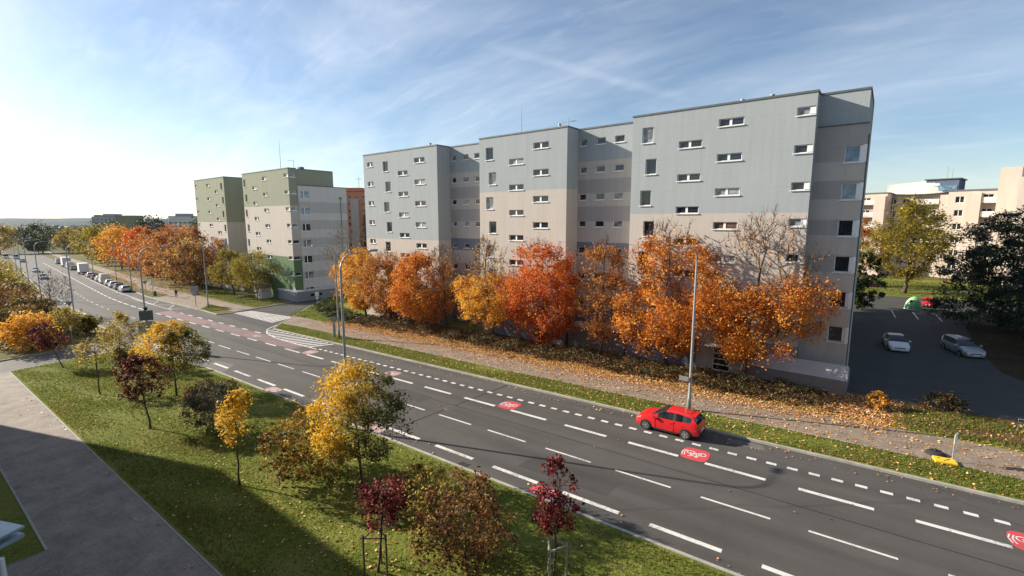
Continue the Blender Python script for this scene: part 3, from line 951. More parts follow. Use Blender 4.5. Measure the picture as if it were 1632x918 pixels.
def cycle_mark(a, t, sgn, red, L=1.5, W=1.5, k=.66):
    """red oval patch with a white bicycle and two chevrons"""
    mb = MB()
    n = 22
    pts = []
    for i in range(n):
        th = 2 * math.pi * i / n
        cx, sx = math.cos(th), math.sin(th)
        pts.append((a + L / 2 * math.copysign(abs(cx) ** .55, cx), t + W / 2 * math.copysign(abs(sx) ** .55, sx)))
    if red:
        mb.add([(x, y, gz(x, y) + .008) for x, y in pts], [tuple(range(n))], 0)

    def L2(p, q, w=.055):
        seg(mb, (a + sgn * p[0] * k, t + sgn * p[1] * k * 1.25), (a + sgn * q[0] * k, t + sgn * q[1] * k * 1.25), w, .012, 1)
    for x in (-.52, .42):
        ring(mb, (a + sgn * x * k, t + sgn * -.22 * k), .30 * k, .055, .012)
    L2((-.52, -.22), (-.2, .28)); L2((-.2, .28), (.3, .28)); L2((.3, .28), (.0, -.2)); L2((.0, -.2), (-.2, .28)); L2((.42, -.22), (.28, .42)); L2((.0, -.2), (-.5, -.2))
    L2((.28, .42), (.5, .46)); L2((-.3, .36), (-.08, .36), .12)
    for x in (.78, .98):
        L2((x, -.42), (x + .14, .0)); L2((x + .14, .0), (x, .42))
    o = mb.build('cycle_marking', [M['red_patch'] if red == 1 else M['red_patch_faded'], M['paint'] if red == 1 else M['paint_worn']])
    o['kind'] = 'structure'


for a in (-6.85, 6.55): cycle_mark(a, 26.95, -1, 1)
cycle_mark(-20.2, 26.95, -1, 1)
cycle_mark(-33.6, 26.95, -1, 2)
cycle_mark(-47.0, 26.95, -1, 2)
for a in (-60, -73): cycle_mark(a, 27.5, -1, 0)
for a, r in ((-38.6, 2), (-25.2, 2), (-11.8, 1), (1.6, 1)): cycle_mark(a, 18.72, 1, r, 1.7, .86)


# ------------------------------------------------------------------ walls with real openings
def wall(mb, O, U, N, u0, u1, z0, z1, openings, bands, depth=.2, reveal=None, clip=None):
    """O origin, U unit vector along, N outward normal. bands = [(z_low, material index)] ascending. Openings (ua,ub,za,zb) are cut out and
    get reveals going `depth` inward."""
    O, U, N = Vector(O), Vector(U), Vector(N)
    us = sorted({u0, u1} | {x for o in openings for x in o[:2] if u0 < x < u1})
    zs = sorted({z0, z1} | {x for o in openings for x in o[2:4] if z0 < x < z1} | {b[0] for b in bands if z0 < b[0] < z1})

    def mat_at(z):
        m = bands[0][1]
        for zl, mi in bands:
            if z >= zl: m = mi
        return m
    P = lambda u, z, d=0.: O + U * u + Vector((0, 0, z)) - N * d
    for i in range(len(us) - 1):
        um = (us[i] + us[i + 1]) / 2
        for j in range(len(zs) - 1):
            zm = (zs[j] + zs[j + 1]) / 2
            if any(o[0] < um < o[1] and o[2] < zm < o[3] for o in openings): continue
            mb.quad(P(us[i], zs[j]), P(us[i + 1], zs[j]), P(us[i + 1], zs[j + 1]), P(us[i], zs[j + 1]), mat_at(zm))
    for o in openings:
        ua, ub, za, zb = o[:4]
        m = mat_at((za + zb) / 2) if reveal is None else reveal
        for (p, q) in (((ua, za), (ub, za)), ((ub, za), (ub, zb)), ((ub, zb), (ua, zb)), ((ua, zb), (ua, za))):
            mb.quad(P(*p), P(*q), P(*q, depth), P(*p, depth), m)


_wcache = {}


def window_meshes(w, h, style):
    """meshes of one window type: frame with mullions, panes, projecting sill. Local x across, y into the wall, z up from its lower left corner"""
    key = (round(w, 2), round(h, 2), style)
    if key in _wcache: return _wcache[key]
    fr, pn, si = MB(), MB(), MB()
    f = .07
    d0, d1 = .125, .185
    fr.box(0, w, d0, d1, 0, f); fr.box(0, w, d0, d1, h - f * .8, h)
    fr.box(0, f, d0, d1, f, h - f * .8)
    rt = {'corner': .36, 'wing': .3}.get(style, f)
    fr.box(w - rt, w, d0 - (.06 if rt > f else 0), d1, f, h - f * .8)
    panes = [(f, w - rt)]
    if style == 'wide':
        mx = w * .47
        fr.box(mx - .10, mx + .10, d0 - .01, d1, f, h - f * .8)
        panes = [(f, mx - .10), (mx + .10, w - rt)]
    if style == 'pair':
        mx = w * .38
        fr.box(mx - .07, mx + .07, d0 - .01, d1, f, h - f * .8)
        panes = [(f, mx - .07), (mx + .07, w - rt)]
    for i, (x0, x1) in enumerate(panes):
        pn.box(x0, x1, .155, .17, f, h - f * .8)
    si.box(-.06, w + .06, -.09, .125, -.07, .0)
    if style == 'wing':
        si.box(w - .1, w + .12, -.06, .1, .0, h)
    r = (fr.mesh('window_frame', M['white_pvc']), {g: pn.mesh('pane', M[g]) for g in ('glass', 'glass_blind', 'glass_blue', 'glass_brown')}, si.mesh('sill', M['sill']))
    _wcache[key] = r
    return r


def window(parent, x, y, z, w, h, style='single', glass='glass', rz=0.):
    fm, pms, sm = window_meshes(w, h, style)
    f = link('window', fm, parent, (x, y, z), (0, 0, rz))
    link('pane', pms[glass], f)
    link('sill', sm, f)
    return f


def pick_glass(p=(.62, .24, .06, .08)):
    return random.choices(['glass', 'glass_blind', 'glass_blue', 'glass_brown'], p)[0]


# ---- the blue apartment building
BA, BT = -9.22, 43.43
BB = -R(1.65)
blue = empty('apartment_building', (BA, BT, 0.), BB)
tag(blue, 'long blue and beige apartment block with stepped fronts behind the orange trees', 'building')
ROOF = 22.95
FB = {1: 10.85, 2: 16.75, 3: 14.05}
b1_tall = [(-46.9, 20.32 - 2.86 * 0), (-46.4, 17.46), (-46.8, 14.5), (-46.3, 11.65), (-46.8, 8.8), (-46.3, 6.0)]
rowsB = [21.08 - 2.83 * k for k in range(7)]
rowsA = [19.62 - 2.83 * k for k in range(6)]
rowsT = [20.38 - 2.83 * k for k in range(7)]
rowsC = [21.34 - 2.79 * k for k in range(7)]
win = []   # (x, y, z, w, h, style)
ops = {'b1': [], 'b2': [], 'b3': [], 'r1': [], 'r2': [], 'w': []}


def reg(k, x, z, w, h, style, y):
    ops[k].append((x, x + w, z, z + h)); win.append((x, y, z, w, h, style))


for k, z in enumerate(rowsT):
    sh = .45 * (k % 2)
    reg('b1', -46.9 + sh, z - .05, 1.15, 1.42, 'single', 0)
    reg('b2', -27.4 + sh, z + .05, 1.12, 1.42, 'single', 0)
    reg('b3', -8.15 + sh * .9, z + .1, 1.05, 1.40, 'single', 0)
for k, z in enumerate(rowsA):
    reg('b1', -43.6, z - .02, 2.05, .64, 'wide', 0)
    reg('b2', -23.9, z + .05, 2.05, .64, 'wide', 0)
    reg('b3', -4.74, z + .1, 2.0, .62, 'wide', 0)
for k, z in enumerate(rowsB):
    reg('b1', -40.15, z - .02, 2.1, .66, 'wide', 0)
    reg('b2', -20.55, z + .03, 2.02, .66, 'wide', 0)
    reg('b3', -1.46, z + .11, 1.96, .62, 'wide', 0)
for k, z in enumerate(rowsC):
    reg('b3', 4.2, z, 1.22, .62, 'corner', 0)
    reg('b1', -50.6, z - .1, 1.35, .66, 'wide', 0)
for k, z in enumerate(rowsB):
    for x, w in ((-35.45, .85), (-33.35, 1.0), (-31.35, 1.0)): reg('r1', x, z + .1, w, .66, 'single', 2.3)
    for x, w in ((-16.1, .85), (-14.15, 1.08), (-12.05, 1.06)): reg('r2', x, z + .18, w, .66, 'single', 2.3)
for k in range(6):
    reg('w', 7.36, 17.75 - 2.76 * k, 1.24, 1.25, 'wing', 1.3)
door_op = (-.85, .62, .3, 2.45)
ops['b3'] = [o for o in ops['b3'] if not (o[2] < 4.2 and -2.5 < o[0] < 2.5)] + [door_op]
MATS = [M['blue'], M['beige'], M['taupe'], M['slate'], M['annex'], M['roof'], M['cap']]
X, NX, Y = Vector((1, 0, 0)), Vector((-1, 0, 0)), Vector((0, 1, 0))
mb = MB()
front = (0, -1, 0)


def bandF(b): return [(0, 3), (3.4, 1), (FB[b], 0)]


wall(mb, (0, 0, 0), X, front, -51.5, -35.7, -.4, ROOF, ops['b1'], bandF(1))
wall(mb, (0, 0, 0), X, front, -28.4, -16.25, -.4, ROOF, ops['b2'], bandF(2))
wall(mb, (0, 0, 0), X, front, -9.1, -2.3, -.4, ROOF, [o for o in ops['b3'] if o[0] < -2.4], bandF(3))
wall(mb, (0, 0, 0), X, front, -2.3, 1.6, -.4, ROOF, [o for o in ops['b3'] if -2.4 < o[0] < 1.6], [(0, 1), (FB[3], 0)])
wall(mb, (0, 0, 0), X, front, 1.6, 5.5, -.4, ROOF, [o for o in ops['b3'] if o[0] > 1.6], bandF(3))
rec = [(0, 3), (4.2, 1), (6.2, 2), (7.9, 1), (9.6, 3), (11.15, 1), (13.37, 2), (14.93, 1), (16.3, 2), (17.75, 1), (19.62, 0)]
wall(mb, (0, 2.3, 0), X, front, -35.7, -28.4, -.4, ROOF, ops['r1'], rec)
wall(mb, (0, 2.3, 0), X, front, -16.25, -9.1, -.4, ROOF, ops['r2'], rec)
for x, b in ((-35.7, 1), (-16.25, 2)): wall(mb, (x, 0, 0), Y, (1, 0, 0), 0, 2.3, -.4, ROOF, [], bandF(b))
for x, b in ((-28.4, 2), (-9.1, 3), (-51.5, 1)): wall(mb, (x, 0, 0), Y, (-1, 0, 0), 0, 2.3, -.4, ROOF, [], bandF(b))
wall(mb, (5.5, 0, 0), Y, (1, 0, 0), 0, 1.5, -.4, ROOF, [], [(0, 3), (3.4, 2), (14.05, 0)])
wingb = [(0, 2), (3.2, 1), (9.42, 1), (9.43, 2), (10.77, 1), (12.31, 2), (13.5, 2), (15.07, 1), (16.45, 1), (17.86, 2), (19.2, 2)]
wingb = [(0, 1), (9.42, 2), (10.77, 1), (12.31, 2), (13.5, 1), (15.07, 2), (16.45, 1), (17.86, 2)]
wall(mb, (0, 1.3, 0), X, front, 5.5, 8.68, -.4, 20.5, ops['w'], wingb)
wall(mb, (8.68, 0, 0), Y, (1, 0, 0), 1.3, 7.0, -.4, 20.5, [], wingb)
wall(mb, (0, 1.5, 0), X, front, 5.5, 8.6, 20.5, ROOF, [], [(0, 0)])
wall(mb, (8.6, 0, 0), Y, (1, 0, 0), 1.5, 7.0, 20.5, ROOF, [], [(0, 0)])
mb.quad((5.5, 1.3, 20.5), (8.68, 1.3, 20.5), (8.68, 1.5, 20.5), (5.5, 1.5, 20.5), 6)
# left end wing, rear walls and roofs; unseen right rear made deep to shade the drive
wall(mb, (0, 1.2, 0), X, front, -52.6, -51.5, -.4, ROOF - .6, [], bandF(1))
wall(mb, (-52.6, 0, 0), Y, (-1, 0, 0), 1.2, 14, -.4, ROOF - .6, [], bandF(1))
wall(mb, (5.5, 0, 0), Y, (1, 0, 0), 7.0, 33, -.4, ROOF, [], [(0, 1), (14, 0)])
wall(mb, (0, 33, 0), X, (0, 1, 0), -9, 5.5, -.4, ROOF, [], [(0, 1), (14, 0)])
wall(mb, (-9, 0, 0), Y, (-1, 0, 0), 14, 33, -.4, ROOF, [], [(0, 1), (14, 0)])
wall(mb, (0, 14, 0), X, (0, 1, 0), -52.6, -9, -.4, ROOF, [], [(0, 1), (14, 0)])
mb.quad((5.5, 7, -.4), (8.68, 7, -.4), (8.68, 7, ROOF), (5.5, 7, ROOF), 1)
zr = ROOF - .25
for x0, x1, y0, y1 in ((-51.5, -35.7, .0, 14), (-35.7, -28.4, 2.3, 14), (-28.4, -16.25, 0, 14), (-16.25, -9.1, 2.3, 14), (-9.1, 5.5, 0, 33), (5.5, 8.6, 1.5, 7)):
    mb.quad((x0, y0, zr), (x1, y0, zr), (x1, y1, zr), (x0, y1, zr), 5)
mb.quad((-52.6, 1.2, ROOF - .62), (-51.5, 1.2, ROOF - .62), (-51.5, 14, ROOF - .62), (-52.6, 14, ROOF - .62), 5)
mb.build('facade', MATS, blue)
# parapet flashing
mb = MB()


def capline(mb, pts, z, w=.34, h=.13, o=.06):
    for (x0, y0), (x1, y1) in zip(pts, pts[1:]):
        if abs(y0 - y1) < 1e-6: mb.box(min(x0, x1) - o, max(x0, x1) + o, y0 - o, y0 + w - o, z - .02, z + h)
        else: mb.box(x0 - w + o, x0 + o, min(y0, y1) + w, max(y0, y1) - o, z - .018, z + h - .003)


capline(mb, [(-51.5, 0), (-35.7, 0), (-35.7, 2.3)], ROOF)
capline(mb, [(-35.6, 2.3), (-28.5, 2.3)], ROOF + .002)
capline(mb, [(-28.4, 0), (-16.25, 0), (-16.25, 2.3)], ROOF)
capline(mb, [(-16.1, 2.3), (-9.2, 2.3)], ROOF + .002)
capline(mb, [(-9.1, 0), (5.5, 0), (5.5, 1.5)], ROOF)
capline(mb, [(5.62, 1.5), (8.6, 1.5), (8.6, 7)], ROOF + .002)
mb.box(5.52, 8.74, 1.22, 1.49, 20.5, 20.58)
mb.build('parapet_flashing', M['cap'], blue)
for (x, y, z, w, h, st) in win:
    if st != 'wing' and z < 4.2 and y == 0 and -2.5 < x < 2.5: continue
    if st == 'wing': g = 'glass_blue' if z > 14 else 'glass'
    elif y > 1: g = pick_glass((.66, .3, .02, .02))
    elif h > 1: g = pick_glass((.45, .4, .03, .12))
    else: g = pick_glass((.72, .18, .02, .08))
    window(blue, x, y, z, w, h, st, g)
# entrance door with white bars
db, dg = MB(), MB()
x0, x1, z0, z1 = door_op
for xa, xb in ((x0, x0 + .08), (x1 - .08, x1)): db.box(xa, xb, .06, .16, z0, z1)
for za in (z0, z0 + .5, z0 + 1.02, z0 + 1.5, z1 - .1): db.box(x0 + .08, x1 - .08, .06, .16, za, za + .09)
d = db.build('door', M['white_pvc'], blue)
dg.box(x0 + .06, x1 - .06, .11, .13, z0 + .02, z1 - .02); dg.build('pane', M['glass'], d)
hb = MB(); hb.tube([(x0 + .2, .03, z0 + .9), (x0 + .2, .03, z0 + 1.3)], .018, 6); hb.build('handle', M['steel'], d)
cb = MB(); cb.box(-1.3, 1.1, -1.0, -.003, 2.62, 2.74); cb.build('door_canopy', M['sill'], blue)
# low annex at the right end with sloped roof and basement windows
ab = MB()
ab.box(1.9, 9.0, -.95, -.003, -.5, 1.55, 0); ab.box(8.69, 9.0, -.003, 3.4, -.5, 1.5, 0)
ab.add([(1.9, -.96, 1.56), (9.02, -.96, 1.56), (9.02, -.004, 2.5), (1.9, -.004, 2.5), (9.02, 3.4, 1.56)], [(0, 1, 2, 3)], 1)
ab.add([(9.02, -.96, 1.55), (9.02, -.004, 2.5), (9.02, -.004, 1.5)], [(0, 2, 1)], 1)
ab.build('annex', [M['annex'], M['grey_md']], blue)
for x in (3.2, 6.4):
    wb2 = MB(); wb2.box(x, x + 1.5, -.985, -.955, -.05, .55); wb2.build('basement_window', M['glass'], blue)
# second annex under the recess
ab = MB()
ab.box(-16.0, -9.4, .3, 2.297, -.5, 2.2, 0); ab.box(-16.05, -9.35, .25, 2.296, 2.2, 2.35, 1)
ab.build('annex', [M['annex'], M['grey_md']], blue)
ab = MB()
ab.box(-50.5, -46.0, -1.6, -.003, -.5, 2.0, 0); ab.box(-50.6, -45.9, -1.7, -.004, 2.0, 2.14, 1)
ab.build('annex', [M['beige'], M['sill']], blue)
# roof furniture
mb = MB(); mb.tube([(-25.2, 4, zr), (-25.2, 4, ROOF + 2.2), (-25.2, 4, ROOF + 4.3)], [.05, .035, .015], 6); mb.build('mast', M['steel'], blue)
mb = MB(); mb.tube([(-17.4, 2, zr), (-17.4, 2, ROOF + 1.3)], .03, 6); mb.tube([(-18.1, 2, ROOF + .95), (-16.5, 2, ROOF + .95)], .02, 5)
for k in range(4): mb.tube([(-17.0 + .17 * k, 1.7, ROOF + .95), (-17.0 + .17 * k, 2.3, ROOF + .95)], .012, 4)
mb.build('antenna', M['steel'], blue)
for x, y in ((-38.2, 1.2), (-.2, 2.), (2.1, 1.8), (-17.9, 1.1)):
    mb = MB(); mb.cyl((x, y, ROOF + .2), (0, 0, 1), .11, .9, 10); mb.cyl((x, y, ROOF + .6), (0, 0, 1), .19, .1, 10); mb.build('vent', M['steel'], blue)
# gutter pipe / ventilation boxes on the wing edge
mb = MB(); mb.tube([(8.74, 2.0, .2), (8.74, 2.0, 19.8)], .05, 6); mb.build('downpipe', M['cap'], blue)

# ---- the green apartment building
GAo, GTo = -82.5, 45.2
green = empty('apartment_building', (GAo, GTo, -1.05), BB)
tag(green, 'sage green and beige apartment block with grey banded end wall across the side street', 'building')
GR = 23.65
mats = [M['green'], M['beige'], M['green_dark'], M['grey_lt'], M['grey_md'], M['roof'], M['bluegrey']]
mb = MB()
oB, oA, oE, wins = [], [], [], []
for k in range(7):
    z = 22.2 - 2.93 * k
    def rg(lst, x, zz, w, h, st, y=0):
        lst.append((x, x + w, zz, zz + h)); wins.append((x, y, zz, w, h, st, 0))
    rg(oB, -9.9, z - .2, 1.9, .66, 'wide')
    rg(oB, -14.2, z - 1.75, 1.9, .66, 'wide')
    rg(oB, -17.9 + .35 * (k % 2), z - 1.1, .95, 1.45, 'single')
    rg(oB, -1.6, z - .05, 1.55, .62, 'corner')
    rg(oA, -36.8, z - .25, 1.9, .66, 'wide')
    rg(oA, -32.4, z - 1.8, 1.9, .66, 'wide')
    rg(oA, -29.2 + .35 * (k % 2), z - 1.2, .95, 1.45, 'single')
    rg(oA, -43.4, z - .1, 1.4, .62, 'wide')
bB = [(-1, 2), (8.0, 1), (17.2, 0)]
bA = [(-1, 1), (14.2, 0)]
wall(mb, (0, 0, 0), X, front, -18.4, 0, -.6, GR, oB, bB)
wall(mb, (0, 0, 0), X, front, -43.8, -27.4, -.6, GR, oA, bA)
# side faces
sideops = []
for k in range(7):
    z = 22.15 - 2.93 * k
    sideops.append((.05, 1.35, z, z + .62)); wins.append((0, .05, z, 1.3, .62, 'single', 1))
wall(mb, (0, 0, 0), Y, (1, 0, 0), 0, 1.55, -.6, GR, sideops, bB)
aops = []
for k in range(7):
    z = 21.1 - 2.93 * k
    aops.append((7.2, 8.3, z, z + 1.3)); wins.append((-27.4, 7.2, z, 1.1, 1.3, 'single', 1))
wall(mb, (-27.4, 0, 0), Y, (1, 0, 0), 0, 9, -.6, GR, aops, bA)
wall(mb, (0, 9, 0), X, front, -27.4, -18.4, -.6, GR, [], bA)
wall(mb, (-18.4, 0, 0), Y, (-1, 0, 0), 0, 9, -.6, GR, [], bB)
wall(mb, (-43.8, 0, 0), Y, (-1, 0, 0), 0, 14, -.6, GR, [], bA)
# grey end wall with paired windows
for k in range(7):
    z = 18.5 - 2.93 * k
    oE.append((2.05, 3.65, z, z + 1.35)); wins.append((.12, 2.05, z, 1.6, 1.35, 'pair', 1))
bE = [(-1, 4), (2.1, 3), (4.0, 4), (5.2, 3), (7.0, 4), (8.2, 3), (9.9, 4), (11.4, 3), (12.9, 4), (14.6, 3), (15.9, 4), (17.9, 3)]
wall(mb, (.12, 0, 0), Y, (1, 0, 0), 1.55, 11.3, -.6, 20.75, oE, bE)
mb.quad((-.4, 1.55, 20.75), (.12, 1.55, 20.75), (.12, 11.3, 20.75), (-.4, 11.3, 20.75), 5)
mb.quad((0, 1.55, -.6), (.12, 1.55, -.6), (.12, 1.55, 20.75), (0, 1.55, 20.75), 3)
wall(mb, (-.4, 0, 0), Y, (1, 0, 0), 1.55, 8.9, 20.75, GR, [], [(0, 0)])
wall(mb, (0, 8.9, 0), X, (0, 1, 0), -18, -.4, 20.75, GR, [], [(0, 0)])
wall(mb, (0, 11.3, 0), X, (0, 1, 0), -43.8, .12, -.6, 20.75, [], bE)
mb.quad((-18, 8.9, 20.7), (-.4, 8.9, 20.7), (-.4, 11.3, 20.7), (-18, 11.3, 20.7), 5)
for x0, x1, y0, y1 in ((-18.4, 0, 0, 1.55), (-18.4, -.4, 1.55, 8.9), (-43.8, -27.4, 0, 14), (-27.4, -18.4, 9, 14)):
    mb.quad((x0, y0, GR - .2), (x1, y0, GR - .2), (x1, y1, GR - .2), (x0, y1, GR - .2), 5)
mb.build('facade', mats, green)
mb = MB()
capline(mb, [(-18.4, 0), (0, 0), (0, 1.55)], GR); capline(mb, [(-.4, 1.7), (-.4, 8.9)], GR + .003)
capline(mb, [(-43.8, 0), (-27.4, 0), (-27.4, 9)], GR)
mb.box(-.15, .2, 1.5, 11.4, 20.75, 20.86)
mb.build('parapet_flashing', M['cap'], green)
for (x, y, z, w, h, st, side) in wins:
    g = pick_glass((.7, .2, .05, .05)) if st != 'pair' else random.choice(['glass', 'glass_blind', 'glass_blue', 'glass'])
    window(green, x, y, z, w, h, st, g, R(90) if side else 0)
mb = MB(); mb.tube([(-12.5, 5, GR - .3), (-12.5, 5, GR + 6.5)], [.06, .02], 6); mb.build('mast', M['steel'], green)
mb = MB(); mb.tube([(-3.5, 3, GR - .3), (-3.5, 3, GR + 2.0)], .04, 6); mb.tube([(-5.2, 3, GR + 1.7), (-2.0, 3, GR + 1.7)], .03, 5); mb.tube([(-4.6, 2.5, GR + 1.9), (-4.6, 3.5, GR + 1.9)], .03, 5); mb.build('antenna', M['steel'], green)
mb = MB(); mb.box(-1.6, -.7, 2.6, 3.4, GR - .3, GR + .5); mb.build('vent', M['cap'], green)
mb = MB(); mb.tube([(.2, 9.9, .2), (.2, 9.9, 18.6)], .05, 6); mb.box(.13, .3, 9.7, 10.1, 18.6, 18.95); mb.build('downpipe', M['cap'], green)
# annex with parapet, side yard wall
ab = MB()
ab.box(-5.2, 1.6, -.6, 14, -.6, 1.75, 0); ab.box(-5.3, 1.7, -.7, 14.1, 1.75, 1.95, 1)
ab.add([(.2, -.6, 1.96), (1.6, -.6, 1.96), (.2, 14, 1.96), (.2, -.6, 3.4), (.2, 14, 3.4)], [(0, 1, 3)], 1)
ab.build('annex', [M['bluegrey'], M['grey_lt']], green)
vb = MB(); vb.box(1.605, 1.66, 2.0, 4.2, .8, 1.25); vb.build('annex_window', M['glass'], green)
gb = MB(); gb.box(-7.6, -5.2, -.5, 1.0, -.6, 2.5); gb.build('entrance_porch', M['green_dark'], green)
for x in (-16, -22.5, -30, -35, -40):
    db = MB(); db.box(x, x + 1.6, -.3, -.003, .0, 2.4); db.build('entrance_door', M['white_pvc'], green)

# graffiti covered kiosk in front of the green block
k_ = empty('kiosk', (-91.2, 43.6, gz(-91.2, 43.6) + .1), BB)
tag(k_, 'white utility kiosk with dark stains beside the green block porch', 'kiosk')
mb = MB(); mb.bbox(-1.2, 1.2, -.9, .9, 0, 2.5, .04); mb.build('cabinet', M['white_wall'], k_)
mb = MB(); mb.bbox(-1.35, 1.35, -1.05, 1.05, 2.5, 2.68, .04); mb.build('roof_slab', M['grey_md'], k_)
mb = MB()
for i in range(5):
    cx, cz, rr = -.8 + .42 * i, .7 + .55 * (i % 3), .16 + .05 * (i % 2)
    n = 10
    mb.add([(cx + rr * math.cos(6.283 * k / n) * (1 + .3 * math.sin(3 * k)), -.905, cz + rr * 1.2 * math.sin(6.283 * k / n)) for k in range(n)], [tuple(range(n))])
mb.build('painted_marks', M['green_dark'], k_)


# ---- distant buildings
def slab_block(name, label, loc, rz, L, D_, Hh, wallm, bands, nx, nz, win_m='glass', win=(1.3, 1.3), roofm='roof', balconies=None, z0=2.2, floor=2.8, cap_m='cap', steps=None):
    b = empty(name, loc, rz)
    tag(b, label, 'building')
    mb = MB()
    ms = [M[x] for x in wallm] + [M[roofm]]
    op = []
    for i in range(nx):
        for k in range(nz):
            x = (i + .5) * L / nx - win[0] / 2
            op.append((x, x + win[0], z0 + floor * k, z0 + floor * k + win[1]))
    wall(mb, (0, 0, 0), X, front, 0, L, -2, Hh, op, bands, .25)
    wall(mb, (L, 0, 0), Y, (1, 0, 0), 0, D_, -2, Hh, [], bands)
    wall(mb, (0, 0, 0), Y, (-1, 0, 0), 0, D_, -2, Hh, [], bands)
    wall(mb, (0, D_, 0), X, (0, 1, 0), 0, L, -2, Hh, [], bands)
    mb.quad((0, 0, Hh - .02), (L, 0, Hh - .02), (L, D_, Hh - .02), (0, D_, Hh - .02), len(ms) - 1)
    mb.build('wall', ms, b)
    c = MB(); c.box(-.12, L + .12, -.12, .25, Hh, Hh + .3); c.box(L - .25, L + .12, .25, D_ + .1, Hh, Hh + .295); c.build('parapet', M[cap_m], b)
    pm_ = MB(); pm_.box(0, win[0], .18, .22, 0, win[1]); pme = pm_.mesh('window', M[win_m])
    fm = MB()
    for q in ((0, .07, 0, win[1]), (win[0] - .07, win[0], 0, win[1]), (.07, win[0] - .07, 0, .07), (.07, win[0] - .07, win[1] - .07, win[1]), (win[0] / 2 - .05, win[0] / 2 + .05, .07, win[1] - .07)):
        fm.box(q[0], q[1], .12, .18, q[2], q[3])
    fme = fm.mesh('frame', M['white_pvc'])
    for o in op:
        w_ = link('window', pme, b, (o[0], 0, o[2]))
        link('frame', fme, w_)
    for (x0, x1, zs) in (balconies or []):
        for z in zs:
            m2 = MB(); m2.box(x0, x1, -1.2, -.003, z - .15, z); m2.box(x0, x1, -1.25, -1.15, z, z + 1.0); m2.box(x0, x0 + .08, -1.15, -.004, z, z + 1.0); m2.box(x1 - .08, x1, -1.15, -.004, z, z + 1.0)
            m2.build('balcony', M['white_wall'], b)
    return b


rt_ = math.atan2(.5956, .8033)         # direction of picture-right on the ground

# cream complex at the right, beyond the trees
c1 = slab_block('apartment_building', 'cream block with white balconies at the left of the far right complex', (-4.5, 141.5, 1.0), R(-16), 8.0, 10, 18.6, ['cream', 'mauve'], [(0, 1), (17, 0)], 3, 6, balconies=[(2.0, 7.4, [2.8 * k + 2.2 for k in range(1, 6)])], floor=2.8, win=(1.7, 1.5))
c2 = slab_block('apartment_building', 'cream block with a curved white roof edge behind the olive yellow tree', (3.2, 143.2, 1.0), R(-14), 12.0, 12, 18.4, ['cream', 'cream'], [(0, 0)], 5, 6, balconies=[(5.5, 9.5, [2.8 * k + 2.2 for k in range(1, 6)])], win=(1.3, 1.2))
rb = MB()
n = 14
for i in range(n):                         # curved roof fascia
    x0, x1 = 12.0 * i / n, 12.0 * (i + 1) / n
    f0, f1 = 20.6 + .9 * (x0 / 12), 20.6 + .9 * (x1 / 12)
    g0, g1 = 18.72 + 1.0 * (1 - (x0 / 6 - 1) ** 2) * -.4, 18.72 + 1.0 * (1 - (x1 / 6 - 1) ** 2) * -.4
    rb.quad((x0, -.6 - .9 * math.sin(math.pi * x0 / 12), g0), (x1, -.6 - .9 * math.sin(math.pi * x1 / 12), g1), (x1, -1.0, f1), (x0, -1.0, f0), 0)
    rb.quad((x0, -1.0, f0), (x1, -1.0, f1), (x1, 8, f1), (x0, 8, f0), 1)
rb.quad((0, -1, 20.6), (0, 8, 20.6), (0, 8, 18.4), (0, -.6, 18.72), 0)
rb.build('curved_roof', [M['white_wall'], M['cap']], c2)
lb_ = MB()
for k in range(7): lb_.box(-1.9 + .0, 1.5, -.45, -.38, 2.0 + 2.3 * k, 2.35 + 2.3 * k)
for k in range(5): lb_.box(-1.9 + .8 * k, -1.75 + .8 * k, -.44, -.37, 1.0, 17.5)
lb_.build('stair_lattice', M['white_wall'], c2)
lb_ = MB(); lb_.box(-1.9, 1.5, -.36, -.01, 1.0, 17.6); lb_.build('stair_glazing', M['glass'], c2)
c3 = slab_block('apartment_building', 'mauve cream stair tower with navy glazed penthouse in the far right complex', (13.4, 138.0, 1.0), R(-14), 7.4, 12, 18.6, ['cream', 'mauve'], [(0, 0)], 2, 6, win=(1.4, 1.3))
pb = MB(); pb.box(-4.2, 1.2, 1.5, 9, 18.6, 21.3, 0); pb.box(-4.0, 1.0, 1.42, 1.5, 18.9, 20.0, 1); pb.box(-4.5, 1.5, 1.2, 9.3, 21.3, 21.5, 2); pb.build('penthouse', [M['navy'], M['glass_blue'], M['cap']], c3)
ab_ = MB(); ab_.tube([(-1.2, 4, 21), (-1.2, 4, 24.2)], .05, 5); ab_.tube([(-.4, 4, 21), (-.4, 4, 23.6)], .05, 5); ab_.build('antenna', M['steel'], c3)
c4 = slab_block('apartment_building', 'cream block with wide white balconies right of the stair tower', (17.6, 134.0, 1.0), R(-14), 8.0, 12, 18.4, ['cream', 'mauve'], [(0, 1), (17, 0)], 3, 6, balconies=[(.6, 6.2, [2.8 * k + 2.1 for k in range(1, 6)])], win=(1.6, 1.5))
fb = MB(); fb.box(7.2, 8.0, -2.4, -.003, -2, 18.2, 0); fb.box(8.01, 12.6, -2.2, 6, -2, 17.6, 1); fb.build('fin_wall', [M['white_wall'], M['mauve']], c4)
c5 = slab_block('apartment_building', 'tall salmon orange block with navy strip at the right edge', (23.2, 126.3, 1.0), R(-14), 9.0, 12, 22.6, ['orange_wall', 'cream'], [(0, 0)], 3, 7, win=(1.2, 1.2), win_m='glass_blue')
fb = MB(); fb.box(-4.2, -1.3, .5, 9, -2, 22.3, 0); fb.box(-1.3, -.003, .2, 9, -2, 22.1, 1); fb.build('stair_tower', [M['cream'], M['navy']], c5)
